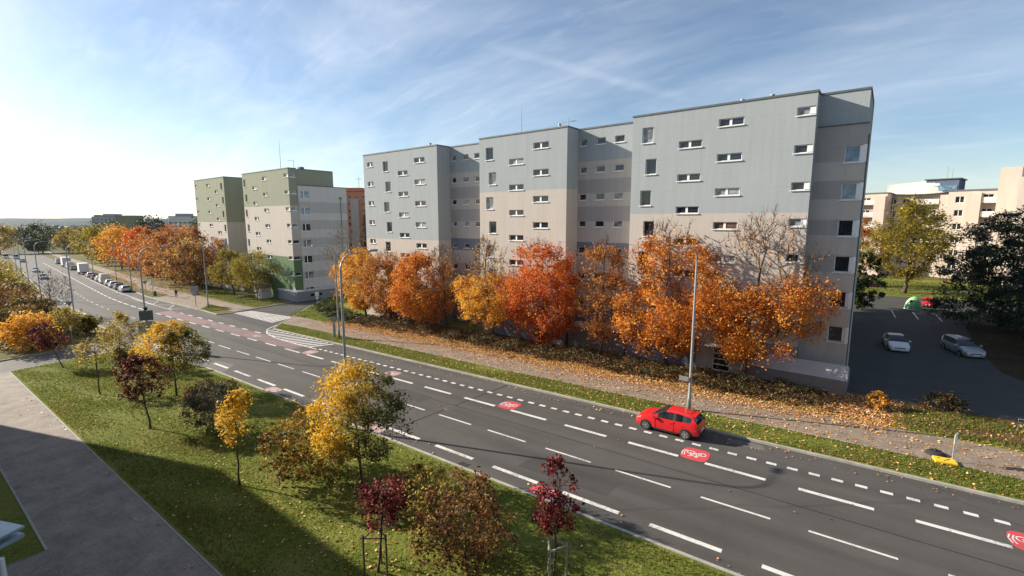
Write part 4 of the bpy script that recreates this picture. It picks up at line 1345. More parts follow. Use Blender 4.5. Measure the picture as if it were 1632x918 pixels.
fb = MB(); fb.box(-1.0, 1.3, -6.5, -.003, -2, 20.0, 0); fb.box(1.3, 9, -6.2, -.003, -2, 19.6, 1); fb.box(3.0, 9.2, -7.2, -6.21, 10.4, 13.2, 2); fb.build('front_wing', [M['cream'], M['mauve'], M['glass_blue']], c5)
for c_, x0, x1, d in ((c1, 5.9, 8.0, 1.3), (c2, 9.7, 11.9, 1.5), (c3, 3.0, 6.0, 1.4), (c4, -.2, .5, 1.5)):
    bb_ = MB(); bb_.box(x0, x1, -d, -.004, -2, 18.0, 0); bb_.box(x1 + .001, x1 + .02, -d + .02, -.004, -2, 17.9, 1); bb_.build('bay', [M['cream'], M['mauve']], c_)  # mauve sheet paints shade onto each bay's right side
# red tower behind, between the two near blocks
c6 = slab_block('apartment_building', 'red orange tower block with pale window bays between the green and blue blocks', (-176.5, 118.0, -2.2), R(33), 11.5, 12, 27.5, ['red_wall', 'cream'], [(0, 0)], 4, 9, win=(1.3, 1.45), win_m='glass')
fb = MB(); fb.box(5.0, 8.2, -.9, -.003, -2, 24.6, 1); fb.box(1.5, 9.5, .5, 9, 27.5, 29.2, 0); fb.build('bay', [M['red_wall'], M['cream']], c6)
fb = MB(); fb.tube([(7, 4, 29), (7, 4, 34)], .08, 5); fb.tube([(5.4, 4, 33), (8.6, 4, 33)], .07, 5); fb.build('antenna', M['steel'], c6)
# far towers on the left
c7 = slab_block('apartment_building', 'far olive and tan tower block with stepped roof above the orange trees', (-683, 148, -18), R(38), 26, 16, 36.0, ['far_pale', 'far_olive'], [(0, 0)], 6, 10, win=(2.2, 1.7), floor=3.3)
fb = MB(); fb.box(26.003, 44, .5, 16, -2, 37.5, 0); fb.box(12, 24, 1, 12, 36, 39.2, 1); fb.box(2, 9, 1, 12, 36, 38.2, 1); fb.build('annex', [M['far_olive'], M['far_pale']], c7)
c8 = slab_block('apartment_building', 'far white slab block on the horizon left of the green block', (-500, 161, -16), R(38), 20, 14, 33.5, ['white_wall', 'far_pale'], [(0, 0)], 5, 9, win=(2.6, 1.5), floor=3.1)
fb = MB(); fb.box(5, 16, 2, 10, 33.5, 36.0); fb.build('annex', M['far_pale'], c8)
c9 = slab_block('apartment_building', 'far low grey block on the horizon beside the dark trees', (-560, 190, -16), R(38), 34, 14, 29.5, ['far_pale', 'far_pale'], [(0, 0)], 7, 8, win=(2.2, 1.4), floor=3.1)
c10 = slab_block('apartment_building', 'far dark grey block touching the green block roofline', (-440, 166, -14), R(38), 9, 10, 31.5, ['grey_md', 'grey_md'], [(0, 0)], 3, 9, win=(1.6, 1.4), floor=3.1)

# ---- own building behind the camera (throws the big shadow over path and lawn)
own = empty('apartment_building', (0, -.95, 0))
tag(own, 'grey apartment block with the viewpoint window, out of frame behind the camera', 'building')
mb = MB()
oo = []
for i in range(5):
    for k in (1, 2, 3):
        oo.append((-12 + 4.5 * i, -10.4 + 4.5 * i, 1.5 + 3 * k, 2.9 + 3 * k))
wall(mb, (0, 0, 0), X, (0, 1, 0), -63.2, 26, -1.2, 16.6, oo, [(0, 0)])
wall(mb, (-63.2, 0, 0), Y, (-1, 0, 0), -14, 0, -1.2, 16.6, [], [(0, 0)])
wall(mb, (26, 0, 0), Y, (1, 0, 0), -14, 0, -1.2, 16.6, [], [(0, 0)])
wall(mb, (0, -14, 0), X, (0, -1, 0), -63.2, 26, -1.2, 16.6, [], [(0, 0)])
mb.quad((-63.2, -14, 16.6), (26, -14, 16.6), (26, 0, 16.6), (-63.2, 0, 16.6), 1)
mb.build('wall', [M['own'], M['roof']], own)
for o in oo:
    window(own, o[1], 0, o[2], 1.6, 1.4, 'single', 'glass', math.pi)
cn = empty('entrance_canopy', (-22.5, 2.1, 0))
tag(cn, 'blue grey metal entrance canopy with a white post at the lower left corner', 'canopy')
mb = MB(); mb.bbox(-3.2, 0, -3.1, 0, 2.90, 3.0, .015); mb.build('roof_sheet', M['canopy'], cn, rot=(0, 0, R(23)))
mb = MB(); mb.bbox(-3.2, .06, -3.1, -.06, 2.62, 2.76, .02); mb.build('lower_sheet', M['canopy'], cn, rot=(0, 0, R(23)))
mb = MB(); mb.tube([(.95, -.72, -.5), (.95, -.72, 2.62)], .09, 10); mb.build('post', M['white_pvc'], cn)

# ------------------------------------------------------------------ trees
G1 = 'autumn trees in front of the blue apartment block'
tree('maple_tree', 'widest orange tree with tall bare upper branches at the right end of the blue block', 'tree', -7.3, 41.9, 13.6, 9.3, 1.7, 'lf_orange', 33000, 0.14, .2, .9, seed=1, group=G1, nodes=700, full=.55, gaps=.3, widest=.3, clump=.26, rise=1.1, power=1.35)
tree('maple_tree', 'tall pale orange tree with thin top left of the entrance door', 'tree', -13.6, 41.8, 13.4, 8.2, 1.2, 'lf_orange', 24700, 0.158, .17, -.2, seed=2, group=G1, nodes=520, full=.82, gaps=.3, widest=.3, clump=.26, rise=.7, power=1.5)
tree('maple_tree', 'thin rust brown tree with gaps right of the brightest red tree', 'tree', -19.9, 41.3, 11.5, 6.4, 1.6, 'lf_rust', 8740, 0.151, .13, .2, seed=3, group=G1, nodes=300, full=.9, gaps=.4, widest=.45, clump=.3)
tree('maple_tree', 'brightest red orange tree in the middle of the row', 'tree', -26.4, 41.6, 11.2, 9.2, 1.0, 'lf_red', 27550, 0.158, .17, -.4, seed=4, group=G1, nodes=380, full=.93, gaps=.22, widest=.36, clump=.28)
tree('maple_tree', 'amber tree with bare twiggy top left of the brightest red tree', 'tree', -33.5, 41.6, 11.6, 7.4, 1.5, 'lf_amber', 18050, 0.151, .15, -.8, seed=5, group=G1, nodes=520, full=.55, gaps=.3, widest=.32, clump=.25, rise=.8, power=1.4)
tree('maple_tree', 'almost bare tree standing between the amber tree and the dark orange round tree', 'tree', -41.3, 42.0, 10.6, 6.0, 1.5, 'lf_rust', 500, 0.2, .13, -.3, seed=6, group=G1, nodes=520, full=.9, gaps=.1, widest=.5, clump=.3, rise=.7)
tree('maple_tree', 'round dark orange tree third from the left end of the blue block', 'tree', -44.8, 41.2, 9.6, 8.2, .9, 'lf_orange', 23750, 0.166, .16, -.6, seed=7, group=G1, nodes=360, full=.95, gaps=.18, widest=.42, clump=.3)
tree('maple_tree', 'ragged orange tree second from the left end of the blue block', 'tree', -51.6, 41.6, 9.8, 7.2, 1.2, 'lf_rust', 16150, 0.166, .14, -.2, seed=8, group=G1, nodes=320, full=.9, gaps=.28, widest=.42, clump=.3)
tree('maple_tree', 'amber orange tree at the left end of the blue block by the curved lamp', 'tree', -57.2, 41.8, 10.2, 6.4, 1.2, 'lf_amber', 16150, 0.173, .15, -.8, seed=9, group=G1, nodes=300, full=.95, gaps=.22, widest=.42, clump=.3)
tree('maple_tree', 'bare leaning tree with a few pinkish leaves beside the grey banded end wall', 'tree', -66.2, 46.0, 13.2, 7.6, 1.8, 'lf_brown', 2090, 0.144, .14, -.6, seed=10, group=G1, nodes=480, full=.6, gaps=.2, widest=.5, clump=.3, rise=.7, bark='bark_pale')
G2 = 'yellowing trees in front of the green apartment block'
tree('maple_tree', 'olive yellow tree, left of the pair by the white kiosk', 'tree', -100.3, 42.2, 8.8, 7.6, 1.8, 'lf_ygreen', 9880, 0.187, .15, -.4, seed=11, group=G2, nodes=220, gaps=.25, clump=.33)
tree('maple_tree', 'darker green yellow tree, right of the pair by the white kiosk', 'tree', -91.8, 42.8, 8.7, 8.2, 1.3, 'lf_ygreen', 11400, 0.18, .15, -.1, seed=12, group=G2, nodes=240, gaps=.2, clump=.33)
tree('maple_tree', 'yellow orange tree at the left corner of the green block', 'tree', -124, 44.5, 10.2, 10.4, 1.0, 'lf_gold', 10640, 0.23, .18, -.8, seed=13, group=G2, nodes=240, gaps=.22, clump=.33)
tree('maple_tree', 'thin brown tree between the green block and the yellow corner tree', 'tree', -113, 45.0, 11.0, 6.5, 1.5, 'lf_rust', 4180, 0.202, .14, .2, seed=14, group=G2, nodes=220, gaps=.35, clump=.33)
G3 = 'autumn trees along the far left pavement'
rowT = [('brown purple tree nearest the bus stop in the left row', -119.0, 42.5, 12.6, 11.5, .6, 'lf_brown', 6500, .34, 15),
        ('wide copper orange tree in the left row behind the parked silver hatchback', -136, 44.0, 12.8, 13.5, .9, 'lf_copper', 7500, .36, 16),
        ('tall rust orange tree behind the copper one in the left row', -150, 52.0, 13.6, 13.5, 1.0, 'lf_rust', 5500, .4, 17),
        ('copper tree above the white delivery van in the left row', -160, 46.5, 12.6, 11.5, .9, 'lf_copper', 5600, .38, 18),
        ('dark red tree in the middle of the left row', -178, 49.0, 13.6, 11.5, 1.0, 'lf_red', 4800, .42, 19),
        ('orange yellow tree above the box lorry in the left row', -203, 50.5, 13.8, 14.0, 1.0, 'lf_amber', 5200, .45, 20),
        ('golden olive tree left of the orange yellow tree in the left row', -232, 53.5, 14.6, 14.5, 1.0, 'lf_ygreen', 4800, .5, 21),
        ('yellow tree second from the far end of the left row', -262, 57.5, 14.0, 15.0, 1.0, 'lf_ygreen', 4600, .55, 22),
        ('smaller yellow green tree at the far end of the left row', -296, 61.0, 14.0, 14.5, 1.0, 'lf_ygreen', 4200, .6, 23)]
for lb, a, t, h, w, z0, mt, n, lf, sd in rowT:
    tree('broadleaf_tree', lb, 'tree', a, t, h, w, z0, mt, n, lf, .2, seed=sd, group=G3, nodes=220, gaps=.2, clump=.33)
for i, (a, t, h, w, mt, lb) in enumerate([(-146, 47.5, 3.2, 6, 'lf_green', 'dark green shrub under the copper trees of the left row'), (-190, 52.5, 3.4, 8, 'lf_hedge', 'brown green shrub under the dark red tree of the left row'),
                                          (-168, 50, 3.0, 6, 'lf_mix', 'mixed brown shrub between copper and dark red trees of the left row'), (-126, 49, 4.6, 8, 'lf_green', 'dark evergreen shrub behind the brown purple tree'), (-116, 53, 4.2, 7, 'lf_green', 'dark evergreen shrub beside the green block lawn')]):
    tree('shrub', lb, 'shrub', a, t, h, w, .1, mt, 2200, .34, .07, seed=40 + i, nodes=90, multi=True, clump=.4, gaps=.1)
# taller dark trees behind the row
G4 = 'dark tall trees behind the left row'
for i, (a, t, h, w, mt, n, lb) in enumerate([
        (-205, 88, 24.5, 20, 'lf_green', 6500, 'largest dark green round tree under the far olive tower'),
        (-190, 104, 21.5, 17, 'lf_green', 5200, 'dark green tree left of the far white slab block'),
        (-172, 98, 20.5, 16, 'lf_hedge', 5000, 'olive brown tree below the far white slab block'),
        (-158, 92, 19.0, 13, 'lf_ygreen', 4200, 'olive yellow tall tree left of the green block wall'),
        (-148, 76, 15.5, 11, 'lf_rust', 3800, 'rust brown tree touching the left edge of the green block'),
        (-250, 96, 19, 17, 'lf_green', 4600, 'dark green tree behind the golden trees of the left row'),
        (-310, 92, 20, 19, 'lf_dark', 4200, 'dark evergreen tree above the yellow trees'),
        (-352, 84, 19, 20, 'lf_green', 4000, 'dark olive tree beyond the end of the road')]):
    tree('broadleaf_tree', lb, 'tree', a, t, h, w, 2.0, mt, n, .6, .3, seed=60 + i, group=G4, nodes=200, gaps=.15, clump=.35)
conifer('spruce_tree', 'dark spruce at the left edge of the blue block', -93.5, 69.0, 16.2, 6.2, 'lf_dark', 5)
tree('broadleaf_tree', 'orange brown tree behind the spruce and in front of the red tower', 'tree', -99, 80, 14, 10, 2, 'lf_rust', 3500, .4, .2, seed=72, nodes=180, gaps=.2)
# end of the road, far left
G5 = 'trees closing the view at the far end of the road'
for i, (a, t, h, w, mt, lb) in enumerate([
        (-405, 63, 17, 22, 'lf_green', 'grey green tree at the far end of the road beside the yellow row'),
        (-425, 47, 18, 22, 'lf_sparse', 'tall olive tree closing the far end of the road'),
        (-430, 26, 17, 22, 'lf_green', 'dark green tree behind the far left lamps'),
        (-415, 8, 18.5, 22, 'lf_dark', 'darkest evergreen tree at the far left edge'),
        (-380, 72, 14, 16, 'lf_sparse', 'pale olive tree right of the far road end'),
        (-330, 72, 12, 14, 'lf_sparse', 'low olive tree left of the yellow row end')]):
    tree('broadleaf_tree', lb, 'tree', a, t, h, w, 1.0, mt, 4200, .75, .3, seed=80 + i, group=G5, nodes=200, gaps=.15, clump=.35, base=gz(a, t))
# left traffic island shrubbery
G6 = 'orange shrubs on the left traffic island'
for i, (a, t, h, w, mt, n, lb) in enumerate([
        (-74.6, 9.6, 4.2, 5.4, 'lf_amber', 4200, 'brightest amber bush on the left island nearest the street'),
        (-81.5, 8.6, 4.8, 7.0, 'lf_mix', 4600, 'tall brown olive bush behind the brightest amber bush on the left island'),
        (-81.0, 13.2, 3.4, 5.0, 'lf_sparse', 3600, 'low pale olive bush near the kerb tip of the left island'),
        (-80.6, 15.9, 2.2, 2.4, 'lf_ygreen', 2000, 'small yellow green bush beside the grey post on the left island'),
        (-88.0, 11.2, 4.8, 7.0, 'lf_mix', 5000, 'large brown bush in the middle of the left island'),
        (-96, 10.5, 5.6, 8.0, 'lf_brown', 4600, 'tall brown orange bush further along the left island'),
        (-107, 11.0, 6.2, 9, 'lf_mix', 5500, 'olive brown bush far along the left island'),
        (-121, 11.5, 7.4, 10, 'lf_ygreen', 5000, 'yellow olive tree top at the far left edge of the island'),
        (-138, 12.5, 9, 11, 'lf_sparse', 4200, 'pale olive bush beside the far left lamps'),
        (-160, 14, 8, 11, 'lf_hedge', 3600, 'dark brown bush behind the far left lamps')]):
    tree('shrub', lb, 'shrub', a, t, h, w, .15, mt, n, .21 + .0012 * max(0, -a - 70), .09, seed=100 + i, group=G6, nodes=260, multi=True, clump=.33, gaps=.25, widest=.45)
tree('maple_tree', 'leafless thin tree reaching over the road from the left island', 'tree', -101, 15.8, 7.0, 6.0, 1.6, 'lf_brown', 160, 0.18, .08, seed=115, nodes=260, gaps=.1)
# young trees on the near lawn
G7 = 'young trees on the near lawn'
tree('young_tree', 'leaning wine red sapling by the side street corner', 'tree', -62.3, 10.0, 4.3, 2.7, 1.5, 'lf_wine', 3230, 0.122, .045, -.3, lean=(-1.1, -.7), seed=121, group=G7, nodes=90, gaps=.25, clump=.4, widest=.5)
tree('young_tree', 'sparse pale yellow sapling with bare thin stem on the lawn', 'tree', -49.4, 9.9, 4.5, 3.4, 2.5, 'lf_sparse', 1710, 0.115, .045, 0, seed=122, group=G7, nodes=90, gaps=.4, clump=.35, widest=.4, full=.95)
tree('young_tree', 'olive yellow tree with twiggy base behind the sapling near the sign pole', 'tree', -57.6, 13.3, 5.2, 3.6, 1.3, 'lf_sparse', 4940, 0.122, .06, .3, seed=123, group=G7, nodes=150, gaps=.35, clump=.33)
tree('shrub', 'brown low bush at the foot of the olive yellow tree', 'shrub', -56.0, 13.0, 1.9, 2.0, .05, 'lf_mix', 1500, .14, .03, seed=124, nodes=80, multi=True)


def gold_split(p):        # amber on the upper left, green towards the lower right of the crown
    return np.clip(.52 - .75 * (p[:, 0] * CR[0] + p[:, 1] * CR[1]) + .55 * (p[:, 2] - .62), 0, 1)


tree('young_tree', 'golden tree turning green on its right side behind the dark red sapling', 'tree', -43.6, 13.4, 5.9, 4.9, 1.5, 'lf_goldgreen', 11400, 0.122, .07, -.1, seed=125, group=G7, nodes=190, gaps=.25, clump=.3, lvbias=gold_split, widest=.38)
tree('young_tree', 'round dark wine red sapling in the middle of the lawn', 'tree', -37.7, 9.9, 5.0, 2.8, 1.9, 'lf_wine', 4200, 0.115, .055, -.35, seed=126, group=G7, nodes=130, gaps=.15, clump=.35, widest=.42)
tree('young_tree', 'small golden sapling with slanting narrow crown beside the grey green bush', 'tree', -25.2, 10.1, 5.0, 2.2, 2.25, 'lf_gold', 2850, 0.108, .045, -.1, lean=(.25, .15), seed=127, group=G7, nodes=90, gaps=.25, clump=.38, widest=.45)
tree('young_tree', 'largest yellow tree with a green right half near the kerb', 'tree', -19.6, 13.6, 6.3, 4.7, 1.7, 'lf_goldgreen', 14250, 0.108, .075, -.15, seed=128, group=G7, nodes=230, gaps=.28, clump=.3, lvbias=gold_split, widest=.42, power=.8)
tree('young_tree', 'crimson sapling tied between dark stakes at the bottom of the lawn', 'tree', -14.1, 10.3, 3.75, 2.4, 1.75, 'lf_crimson', 2100, 0.101, .045, .3, seed=129, group=G7, nodes=120, gaps=.25, clump=.36, widest=.5)
tree('young_tree', 'narrow columnar crimson sapling inside a pale wooden frame', 'tree', -8.2, 13.7, 4.9, 1.6, 2.1, 'lf_crimson', 2300, 0.101, .045, .05, seed=130, group=G7, nodes=100, gaps=.2, clump=.42, widest=.25, power=1.8)
G8 = 'shrubs on the near lawn'
tree('shrub', 'rounded grey green bush beside the small golden sapling', 'shrub', -33.6, 12.2, 3.0, 3.4, .05, 'lf_grey', 4600, .12, .04, seed=131, group=G8, nodes=200, multi=True, clump=.3, gaps=.15)
tree('shrub', 'low rust brown bush in the shade of the golden tree', 'shrub', -38.8, 14.0, 1.9, 3.4, .05, 'lf_brown', 2600, .13, .04, seed=132, group=G8, nodes=140, multi=True, clump=.33)
tree('shrub', 'amber brown bush at the foot of the largest yellow tree', 'shrub', -23.2, 12.9, 3.3, 4.0, .05, 'lf_amberbush', 5200, .13, .04, -.1, seed=133, group=G8, nodes=220, multi=True, clump=.3, gaps=.2)
tree('shrub', 'big brown twiggy bush at the bottom of the lawn near the kerb', 'shrub', -11.5, 12.5, 3.9, 3.4, .05, 'lf_brown', 4600, .11, .04, -.1, seed=134, group=G8, nodes=300, multi=True, clump=.28, gaps=.25)
tree('shrub', 'loose olive yellow bush left of the big brown bush', 'shrub', -14.2, 13.2, 2.9, 2.6, .05, 'lf_sparse', 1700, .12, .04, seed=135, group=G8, nodes=170, multi=True, clump=.33, gaps=.3)
tree('shrub', 'low dark green yellow bush between the yellow tree and the brown bush', 'shrub', -16.4, 14.4, 1.8, 2.4, .05, 'lf_mix', 1500, .12, .03, seed=136, group=G8, nodes=120, multi=True, clump=.33)
# stakes for the two staked saplings
st = empty('tree_stakes', (-14.1, 10.3, gz(-14.1, 10.3) + .1))
tag(st, 'three dark stakes holding the crimson sapling at the bottom of the lawn', 'stakes')
for k in range(3):
    th = 2.2 + 2.094 * k
    mb = MB(); mb.tube([(.5 * math.cos(th), .5 * math.sin(th), 0), (.5 * math.cos(th), .5 * math.sin(th), 1.75)], .04, 7); mb.build('stake', M['wood_dark'], st)
mb = MB()
for k in range(3):
    a0, a1 = 2.2 + 2.094 * k, 2.2 + 2.094 * (k + 1)
    mb.tube([(.5 * math.cos(a0), .5 * math.sin(a0), 1.6), (.5 * math.cos(a1), .5 * math.sin(a1), 1.6)], .025, 5)
mb.build('crossbar', M['wood_dark'], st)
st = empty('tree_stakes', (-8.2, 13.7, gz(-8.2, 13.7) + .1))
tag(st, 'pale wooden frame of stakes and crossbars round the columnar crimson sapling', 'stakes')
for k in range(3):
    th = .6 + 2.094 * k
    mb = MB(); mb.tube([(.42 * math.cos(th), .42 * math.sin(th), 0), (.42 * math.cos(th), .42 * math.sin(th), 1.7)], .04, 8); mb.build('stake', M['wood'], st)
for k in range(3):
    a0, a1 = .6 + 2.094 * k, .6 + 2.094 * (k + 1)
    mb = MB(); mb.tube([(.45 * math.cos(a0), .45 * math.sin(a0), 1.6), (.45 * math.cos(a1), .45 * math.sin(a1), 1.62)], .035, 6); mb.build('crossbar', M['wood'], st)
# right hand side, beyond the shaded drive
G9 = 'trees round the shaded drive'
tree('maple_tree', 'olive yellow tree in front of the far cream block', 'tree', 6.2, 106, 15.2, 12.6, 2.2, 'lf_ygreen', 18050, 0.259, .25, .2, seed=141, group=G9, nodes=320, gaps=.25, clump=.28)
tree('maple_tree', 'rust orange tree behind the dark bush at the blue block corner', 'tree', -1.0, 112, 12.5, 8, 1.5, 'lf_rust', 6840, 0.259, .18, 0, seed=142, group=G9, nodes=200, gaps=.2)
tree('pine_tree', 'broad dark pine whose branches reach the ground beside the drive', 'tree', 15.2, 79.0, 13.8, 14.6, .2, 'lf_pine', 36000, .36, .3, 0, seed=143, group=G9, nodes=620, gaps=.0, clump=.24, aspect=.34, widest=.14, power=.7, zsq=.55)
tree('pine_tree', 'second dark pine behind the broad one at the right edge', 'tree', 24.0, 92, 14.6, 13.0, .2, 'lf_pine', 17000, .4, .3, 0, seed=144, group=G9, nodes=360, gaps=.12, clump=.22, aspect=.3, widest=.35, zsq=.55)
tree('pine_tree', 'dark pine nearest the camera at the right edge of the drive', 'tree', 18.4, 67.5, 12.0, 12.6, .1, 'lf_dark', 24000, .34, .28, 0, seed=145, group=G9, nodes=480, gaps=.0, clump=.24, aspect=.34, widest=.14, zsq=.55)
tree('shrub', 'tall dark bush against the corner of the blue block', 'shrub', .3, 83.5, 8.4, 4.6, .1, 'lf_green', 4200, .3, .1, seed=146, group=G9, nodes=200, multi=True, clump=.3, gaps=.15)
tree('shrub', 'low dark bush on the dry grass between drive and pavement', 'shrub', 5.3, 42.6, 1.1, 2.6, .02, 'lf_hedge', 1500, .14, .03, seed=147, nodes=120, multi=True, clump=.33)
tree('shrub', 'upright orange leaved bush beside the drive entrance', 'shrub', 1.6, 40.6, 1.2, 1.1, .02, 'lf_amber', 700, .13, .02, seed=148, nodes=70, multi=True, clump=.4)
# hedges: low shrubs along the blue block
G10 = 'low hedge shrubs along the blue apartment block'
hx = [(-3.6, 40.3, 'reddish hedge clump nearest the drive'), (-7.2, 39.9, 'leaf strewn hedge clump below the widest orange tree'), (-10.6, 39.7, 'dense hedge clump behind the right street lamp'), (-14.0, 39.9, 'hedge clump below the tall pale orange tree'),
      (-17.6, 39.8, 'dark green hedge clump below the thin rust tree'), (-21.4, 40.2, 'spreading hedge clump right of the brightest red tree trunk'), (-25.2, 39.8, 'hedge clump at the brightest red tree trunk'), (-29.0, 40.1, 'hedge clump left of the brightest red tree trunk'),
      (-33.0, 40.0, 'brown hedge clump below the amber tree'), (-37.2, 40.2, 'thin hedge clump right of the almost bare tree'), (-42.0, 40.4, 'hedge clump at the almost bare tree'), (-46.2, 40.4, 'dark hedge clump below the round dark orange tree'),
      (-50.2, 40.6, 'hedge clump below the ragged orange tree'), (-53.6, 40.0, 'boxy dark hedge clump near the left end of the block')]
for i, (a, t, lb) in enumerate(hx):
    tree('hedge_shrub', lb, 'hedge', a, t - .6, .95 + .25 * ((i * 7) % 3) / 2, 4.4, .02, 'lf_hedge', 1900, .13, .03, seed=160 + i, group=G10, nodes=130, multi=True, clump=.33, gaps=.15, widest=.55, zsq=.35, power=.5)
G11 = 'evergreen hedges at the side street corner'
for i, (a, t, h, w, lb) in enumerate([(-68.2, 42.2, 1.5, 4.2, 'thick green hedge clump right beside the side street'), (-64.8, 40.9, 1.4, 4.0, 'green hedge clump behind the round sign'), (-60.8, 39.6, 1.0, 4.2, 'lower flat green hedge clump nearest the pavement'), (-57.4, 39.4, 1.1, 3.6, 'brownish hedge clump by the curved lamp')]):
    tree('hedge_shrub', lb, 'hedge', a, t, h, w, .02, 'lf_green', 2800, .14, .03, seed=180 + i, group=G11, nodes=140, multi=True, clump=.3, gaps=.1, widest=.55, zsq=.4, power=.45)


# ------------------------------------------------------------------ grass, litter
def scatter(poly, n, rng):
    P = np.array(poly); lo, hi = P.min(0), P.max(0)
    out = []
    while sum(len(x) for x in out) < n:
        q = rng.uniform(lo, hi, (n, 2))
        ins = np.zeros(n, bool)
        j = len(P) - 1
        for i in range(len(P)):
            xi, yi, xj, yj = *P[i], *P[j]
            c = ((yi > q[:, 1]) != (yj > q[:, 1])) & (q[:, 0] < (xj - xi) * (q[:, 1] - yi) / (yj - yi + 1e-12) + xi)
            ins ^= c; j = i
        out.append(q[ins])
    return np.vstack(out)[:n]


def grass_patch(polys, mat, name='grass'):
    rng = np.random.default_rng(5)
    V, Q, L = [], [], []
    b = 0
    for poly, n, hgt, wid in polys:
        q = scatter(poly, n, rng)
        pn = vnoise(np.c_[q * .55, np.zeros(len(q))], 3)
        keep = rng.uniform(size=len(q)) < .62 + .3 * pn
        q = q[keep]; pn = pn[keep]
        m = len(q)
        z = GA * q[:, 0] + GT * q[:, 1] + .095
        th = rng.uniform(0, 6.283, m)
        h = hgt * rng.uniform(.5, 1.35, m) * (1 + .35 * pn)
        w = wid * rng.uniform(.6, 1.4, m)
        ln = rng.normal(size=(m, 2)) * h[:, None] * .55
        c = np.c_[np.cos(th), np.sin(th)]
        v = np.empty((m, 3, 3))
        v[:, 0, :2] = q - c * w[:, None]; v[:, 0, 2] = z
        v[:, 1, :2] = q + c * w[:, None]; v[:, 1, 2] = z
        v[:, 2, :2] = q + ln; v[:, 2, 2] = z + h
        V.append(v.reshape(-1, 3)); Q.append(np.arange(m * 3).reshape(m, 3) + b); b += 3 * m
        L.append(np.clip(.5 + .28 * pn + .16 * rng.normal(size=m), 0, 1))
    o = link(name, np_mesh(name, np.vstack(V), np.vstack(Q), M[mat], np.concatenate(L)))
    o['kind'] = 'stuff'
    tag(o, 'short mown grass on lawns and verges', 'grass')
    return o


grass_patch([([(-40, 6.8), (-40, 17.8), (2, 17.8), (2, 6.8)], 120000, .085, .022),
             ([(-65, 6.8), (-65.8, 16.9), (-40, 17.8), (-40, 6.8)], 42000, .10, .034),
             ([(-62, 30.9), (-64.3, 33.0), (-52, 33.35), (12, 33.35), (12, 30.9)], 52000, .09, .03),
             ([(-81, 12), (-82, 17.6), (-100, 17.6), (-100, 12)], 5000, .14, .05),
             ([(-70, 36.9), (-75.5, 44), (-66, 46), (-57, 38.5), (-58, 37)], 8000, .13, .05),
             ([(2.5, 37.6), (14, 37.6), (14, 42.5), (2.5, 42.6)], 12000, .12, .035),
             ([(-83, 34.4), (-92, 34.6), (-88, 31.9), (-84, 31.6)], 5000, .12, .045),
             ([(-82, 37.8), (-82.2, 42), (-112, 44.5), (-112, 38.6)], 14000, .14, .06),
             ([(-10, 102), (-10, 125), (14, 125), (14, 102)], 9000, .18, .08)], 'lf_grass')


def litter():
    rng = np.random.default_rng(9)
    P = []
    Ts = [(-7.1, 41.9, 5.5), (-13.6, 41.8, 4.5), (-19.9, 41.3, 3.5), (-26.4, 41.6, 5), (-33.5, 41.6, 4.2), (-41.3, 42, 3.5), (-44.8, 41.2, 4.4), (-51.6, 41.6, 4), (-57.2, 41.8, 3.6)]

    def ok_build(q): return q[:, 1] < 43.2
    for a, t, r in Ts:
        q = np.c_[a + 1.0 + rng.normal(size=4200) * r * .75, t - 2.2 + rng.normal(size=4200) * 2.2]
        P.append(q[(q[:, 1] < 43.1) & (q[:, 1] > 33.3)])
    q = scatter([(-60, 36.2), (2, 35.9), (2, 38.6), (-60, 38.8)], 15000, rng); P.append(q)
    q = scatter([(-60, 33.4), (9, 33.4), (9, 37.5), (-60, 37)], 4200, rng); P.append(q)
    q = scatter([(-50, 30.8), (12, 30.8), (12, 33.4), (-50, 33.4)], 2600, rng); P.append(q)
    q = scatter([(-2, 37.2), (3, 37.3), (3, 42.8), (-2, 43)], 3200, rng); P.append(q)
    q = scatter([(3, 37.4), (16, 37.4), (16, 42.6), (3, 43.0)], 1300, rng); P.append(q)
    for (a, t, r, n) in ((-19, 12, 4, 330), (-24, 12, 3, 170), (-25, 10, 2, 60), (-13, 12.5, 3.5, 330), (-43, 12, 3, 90), (-37, 10, 2, 50), (-30, 14, 6, 90)):
        q = np.c_[a + rng.normal(size=n) * r, t + rng.normal(size=n) * 2.4]
        P.append(q[(q[:, 1] > 6.8) & (q[:, 1] < 17.8)])
    q = scatter([(-50, 18.3), (14, 18.3), (14, 19.3), (-50, 19.3)], 110, rng); r_ = [q]
    q = scatter([(-50, 29.4), (14, 29.4), (14, 30.45), (-50, 30.45)], 330, rng); r_.append(q)
    q = scatter([(-50, 19), (14, 19), (14, 29.5), (-50, 29.5)], 45, rng); r_.append(q)
    q = scatter([(-55, 5.6), (0, 5.6), (0, 6.6), (-55, 6.6)], 90, rng); P.append(q)
    q = scatter([(-55, 3.1), (0, 3.1), (0, 6.6), (-55, 6.6)], 45, rng); P.append(q)
    q = scatter([(-85, 11), (-72.5, 11), (-73, 14), (-82, 17)], 900, rng); P.append(q)
    q = scatter([(-190, 36), (-114, 34), (-114, 44), (-190, 55)], 5200, rng); P.append(q)
    hi = np.vstack(P); lo = np.vstack(r_)
    lo = lo[(lo[:, 0] > -100)]
    pos = np.vstack([np.c_[hi, GA * hi[:, 0] + GT * hi[:, 1] + .135], np.c_[lo, GA * lo[:, 0] + GT * lo[:, 1] + .03]])
    pos[:, 2] += rng.uniform(0, .03, len(pos))
    far = np.where(pos[:, 0] < -105, 2.0, 1.0)
    V, Q, lv = leaves(pos, .105 * far, rng, rng.uniform(size=len(pos)), 2.2, .8)
    o = link('fallen_leaves', np_mesh('fallen_leaves', V, Q, M['lf_litter'], lv))
    o['kind'] = 'stuff'
    tag(o, 'fallen orange and tan leaves on pavement and grass', 'leaves')


litter()
